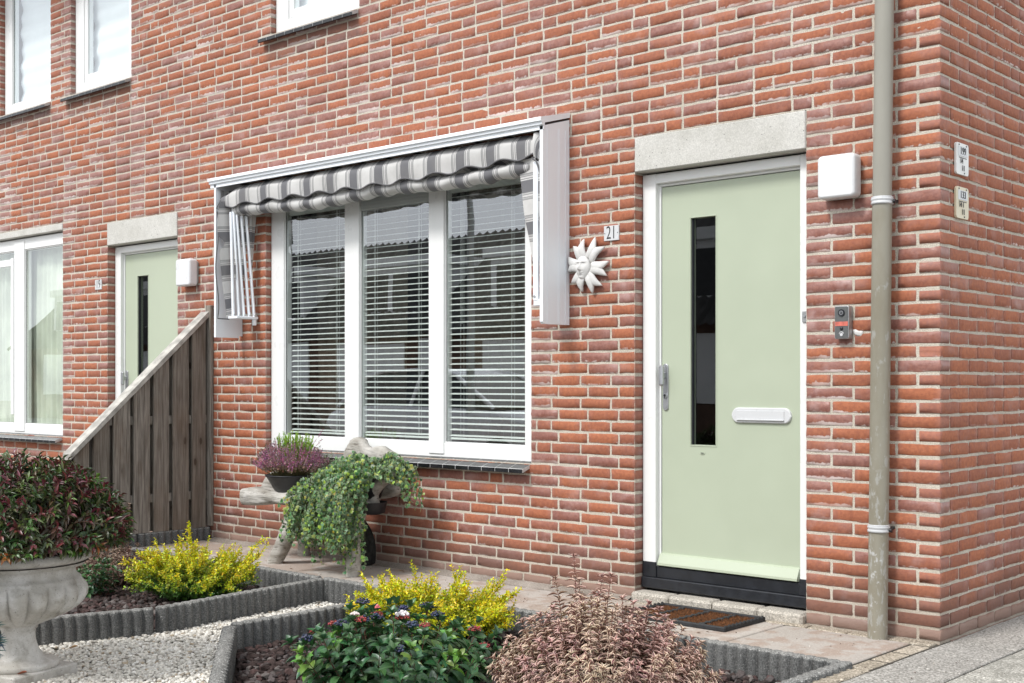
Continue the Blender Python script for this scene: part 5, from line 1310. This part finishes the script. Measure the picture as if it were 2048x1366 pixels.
# ivy
t = thing('potted_ivy', 'large trailing variegated ivy in a black pot spilling over the bench front', 'potted plant', (-3.55, -.27, .45))
ic = (-3.50, -.27)
m = MB(); m.lathe([(0, .445), (.10, .445), (.14, .56), (.146, .562), (.146, .572), (.135, .565), (0, .56)], 40, (ic[0], ic[1], 0)); m.build('pot', POTM, t)
m = MB(); m.lathe([(0, .35), (.055, .35), (.085, .36), (.098, .42), (.10, .425)], 32, (-3.43, -.28, 0)); m.build('pot_saucer', POTM, t)
oc = [(0, 0), (.5, .05), (.42, .32), (.62, .45), (.28, .62), (0, 1.0), (-.28, .62), (-.62, .45), (-.42, .32), (-.5, .05)]
IV = np.array([(0, .35, .06)] + [(x * .9, y, -.12 * y * y - .12 * abs(x)) for x, y in oc]); IF = np.array([(0, 1 + i, 1 + (i + 1) % 10) for i in range(10)]); IU = np.array([(.5, .5)] + [(0., .5) if i % 2 else (1., .5) for i in range(10)]); IU[1:, 0] = 1.
cs = []; Lv = Leaves()
def ivycol(d): 
    r = RNG.random(); base = (.055, .135, .05) if r < .45 else ((.12, .22, .09) if r < .80 else (.30, .42, .05)); return tuple(x * uni(.7, 1.3) for x in base)
def bez(p0, p1, p2, p3, n=14): return np.array([(1 - q) ** 3 * p0 + 3 * (1 - q) ** 2 * q * p1 + 3 * (1 - q) * q * q * p2 + q ** 3 * p3 for q in np.linspace(0, 1, n)])
for i in range(300):
    xt = uni(-3.86, -3.27); fr = (xt + 3.86) / .59; zlow = .10 + .10 * (1 - fr) ** 2 + (.06 * fr)
    zt = zlow + (.50 - zlow) * RNG.random() ** 1.5; yt = -.55 + uni(-.10, .08); p0 = np.array([ic[0] + uni(-.12, .12), ic[1] + uni(-.1, .1), .57])
    p3 = np.array([xt, yt, zt]); p1 = p0 + np.array([(xt - p0[0]) * .45 + uni(-.05, .05), -.10, .12]); p2 = np.array([xt + uni(-.09, .09), yt - .04, .50 + uni(-.14, .08)]); cs.append(bez(p0, p1, p2, p3))
for i in range(38):   # few longer strands near the ground and right hand tendrils
    if i < 16: xt = uni(-3.8, -3.25); p3 = np.array([xt, uni(-.55, -.4), uni(.015, .12)]); p2 = np.array([xt, -.5, .4]); p0 = np.array([ic[0], ic[1], .57]); p1 = np.array([xt, -.4, .68])
    elif i < 28: p0 = np.array([ic[0] + .1, ic[1], .6]); e = uni(0, 1); p3 = np.array([-3.22 + .17 * e, -.24 + uni(-.05, .05), .38 + .25 * uni(0, 1)]); p1 = p0 + np.array([.15, 0, .14]); p2 = np.array([p3[0] - .03, p3[1], .68])
    else: p0 = np.array([ic[0] + .1, ic[1], .6]); p3 = np.array([uni(-3.2, -3.0), uni(-.3, -.2), uni(.48, .7)]); p1 = p0 + np.array([.12, 0, .14]); p2 = (p0 + p3) / 2 + UP * .12
    cs.append(bez(p0, p1, p2, p3))
for i in range(330):  # mound
    u = math.sqrt(RNG.random()); a = RNG.random() * 6.283; e = np.array([-3.47 + .34 * u * math.cos(a), -.33 + .22 * u * math.sin(a), .705 - .14 * u * u + uni(-.05, .02)]); p0 = np.array([ic[0] + uni(-.08, .08), ic[1] + uni(-.08, .08), .57]); cs.append(bez(p0, p0 + UP * .08, e + UP * .03 - (e - p0) * .3, e, 8))
stem_mesh(cs, 'vines', simple('ivy_stem', (.10, .085, .05), .8, .2, 60), t, .0016, .0008, 4)
for c in cs:
    Ls = np.linalg.norm(np.diff(c, axis=0), axis=1).sum(); k = int(Ls / .0135)
    for q in range(int(k * .3), k + 1):
        p, tg = along(c, min(.999, q / max(1, k))); out_ = nrm(np.array([uni(-.9, 1.1), -1 + uni(-.5, .7), uni(-.3, 1.2)])); d = nrm(np.cross(out_, nrm(RNG.normal(0, 1, 3))) + np.array([0, 0, -.7])); s_ = uni(.013, .028)
        Lv.add(p + out_ * .014, d, out_, s_, s_ * 1.05, ivycol(q / max(1, k)))
Lv.build('leaves', (IV, IF, IU), mat_leaf('ivy_leaf', .42, .18, ((.50, .55, .36), (.28, .40, .15)), .76, .55), t)

# -- loose leaf on the urn plinth and on the gravel
for p, c, lb in (((-2.745, -2.845, -.0715), (.22, .055, .02), 'small fallen brown leaf lying on the square base of the urn'), ((-3.21, -2.36, -.104), (.42, .24, .10), 'curled tan fallen leaf lying on the white gravel beside the urn')):
    Lv = Leaves(); Lv.add(np.array(p), nrm(np.array([.8, .5, .05])), UP, .045, .024, c); Lv.build('fallen_leaf', leaf(6, -.2, .4, .7, .5), mat_leaf('dry_leaf', .6, .1), None, **tagt(lb, 'leaf'))

Lv = Leaves()
for i in range(46):
    x, y = (uni(-5.2, -.2), uni(-.6, -.12)) if i < 26 else (uni(-2.4, -.3), uni(-2.4, -.8)); z = .004 if i < 26 else -.085
    Lv.add(np.array([x, y, z]), nrm(np.array([uni(-1, 1), uni(-1, 1), uni(-.05, .1)])), UP, uni(.010, .026), uni(.005, .012), random.choice([(.28, .16, .06), (.14, .07, .04), (.45, .38, .08), (.18, .05, .04)]))
Lv.build('leaf_litter', leaf(3, -.1, .3, .7, .5), mat_leaf('litter_leaf', .6, .1), None, kind='stuff')
# ------------------------------------------------------------------ across the street (seen mirrored in the panes)
oh = thing('brick_house', 'row house across the street behind the camera, mirrored in the window panes', 'house', (-16, -19, 0))
OBR = simple('far_brick', (.15, .085, .06), .9, .2, 3); TILE = simple('dark_roof_tile', (.055, .053, .052), .8, .2, 3)
m = MB(); m.box(-44, 8, -24, -17.5, -.2, 2.5); m.build('wall', OBR, oh)
m = MB(); n = 190; V = []
for i in range(n * 3 + 1):
    x = -44.2 + 52.4 * i / (n * 3); w = .045 * math.sin(i * 2.094); V += [(x, -17.2, 2.4 + w), (x, -20.75, 5.45 + w)]
m.add(V, [(2 * i, 2 * i + 2, 2 * i + 3, 2 * i + 1) for i in range(n * 3)]); m.add([(-44, -20.8, 5.4), (8, -20.8, 5.4), (8, -24, 2.5), (-44, -24, 2.5)], [(0, 1, 2, 3)])
rf = m.build('roof', TILE, oh)
for k in range(9):
    x = -42 + k * 5.6; m = MB(); m.box(x, x + 3.6, -19.9, -18.0, 2.9, 4.35); m.box(x - .15, x + 3.75, -19.9, -17.85, 4.35, 4.6); d_ = m.build('dormer', PVC, rf)
    for q in range(2):
        m = MB(); m.box(x + .2 + q * 1.7, x + 1.7 + q * 1.7, -18.02, -17.98, 3.1, 4.15); m.build('dormer_window', GLD2 if 'GLD2' in globals() else BLACKT, d_)
    m = MB(); m.box(x + .2, x + 2.9, -17.53, -17.46, .7, 2.2); m.build('window', PVC, oh)
    m = MB(); m.box(x + .3, x + 2.8, -17.56, -17.52, .8, 2.1); m.build('window_glass', BLACKT, oh)
    m = MB(); m.box(x + 3.5, x + 4.5, -17.54, -17.46, 0, 2.3); m.build('door', PVC, oh)
# silver car at the kerb
t = thing('parked_car', 'silver hatchback parked at the kerb behind the camera, mirrored in the window panes', 'car', (-9.8, -7.0, -.16))
CARP = simple('silver_car_paint', (.80, .82, .85), .25, .01, 2, metal=.1)
cxo, cyo = -9.7, -6.95
def carprof(k):  # half widths per height for body loft
    return 0
body = [(-2.1, .25), (-2.13, .55), (-2.05, .78), (-1.9, .92), (-1.0, .98), (1.0, .95), (1.75, .86), (2.05, .7), (2.12, .5), (2.08, .25)]
m = MB(); ring = smooth_loop(body, 2); K = len(ring); vs = []
for yw, sc in ((-.86, .93), (-.80, 1), (.80, 1), (.86, .93)): vs += [(cxo + x * (sc if abs(yw) > .83 else 1), cyo + yw, -.16 + .1 + (z - .1) * sc + .02) for x, z in ring]
m.add(vs, [(l * K + k, l * K + (k + 1) % K, (l + 1) * K + (k + 1) % K, (l + 1) * K + k) for l in range(3) for k in range(K)] + [tuple(range(K)), tuple(range(3 * K, 4 * K))], smooth=True); m.build('body', CARP, t)
cab = [(-1.85, .95), (-1.45, 1.36), (-1.1, 1.45), (-.1, 1.47), (.35, 1.38), (1.15, .97)]
m = MB(); V = [(cxo + x, cyo + sy * (.78 - .22 * (z - .95) / .5), -.14 + z) for sy in (-1, 1) for x, z in cab]; m.add(V, [(0, 1, 2, 3, 4, 5), (6, 7, 8, 9, 10, 11)]); m.add(V, [(0, 1, 7, 6), (4, 5, 11, 10)]); m.build('windows', BLACKT, t)
m = MB(); V = [(cxo + x, cyo + sy * (.585 - .0 * z), -.135 + z) for sy in (-1, 1) for x, z in cab[1:5]]; m.add(V, [(0, 1, 5, 4), (1, 2, 6, 5), (2, 3, 7, 6)])
for sy in (-1, 1):
    for a, b in ((0, 1), (1, 2), (2, 3), (3, 4), (4, 5)): m.tube([(cxo + cab[q][0], cyo + sy * (.785 - .22 * (cab[q][1] - .95) / .5), -.137 + cab[q][1]) for q in (a, b)], .03, 6)
    m.tube([(cxo - .35, cyo + sy * .785, .82), (cxo - .3, cyo + sy * .57, 1.32)], .03, 6)
m.build('roof', CARP, t)
for x in (-1.3, 1.32):
    for sy in (-1, 1):
        m = MB(); m.tube([(cxo + x, cyo + sy * .68, .15), (cxo + x, cyo + sy * .87, .15)], .31, 28); w_ = m.build('wheel', RUB, t)
        m = MB(); m.tube([(cxo + x, cyo + sy * .86, .15), (cxo + x, cyo + sy * .885, .15)], .2, 24); m.build('rim', ALU, w_)
for sy in (-1, 1): m = MB(); m.box(cxo + 1.9, cxo + 2.09, cyo + sy * .72 - .14, cyo + sy * .72 + .14, .46, .6, bev=.03); m.build('headlight', WHITE, t)
# street lamp
t = thing('street_lamp', 'grey street lamp with a curved arm behind the camera, mirrored in the left pane', 'street lamp', (-8.9, -6.1, -.1))
m = MB(); m.tube([(-8.9, -6.15, -.13), (-8.9, -6.15, 3.2), (-8.93, -6.15, 3.5), (-9.1, -6.15, 3.66), (-9.9, -6.15, 3.86)], [.06, .045, .04, .035, .03], 12); m.build('pole', PVCG, t)
m = MB(); V_, F_ = ico(2); m.add([(-10.2 + v[0] * .42, -6.15 + v[1] * .14, 3.9 + v[2] * .07) for v in V_], [tuple(f) for f in F_], smooth=True); m.build('lamp_head', PVCG, t)
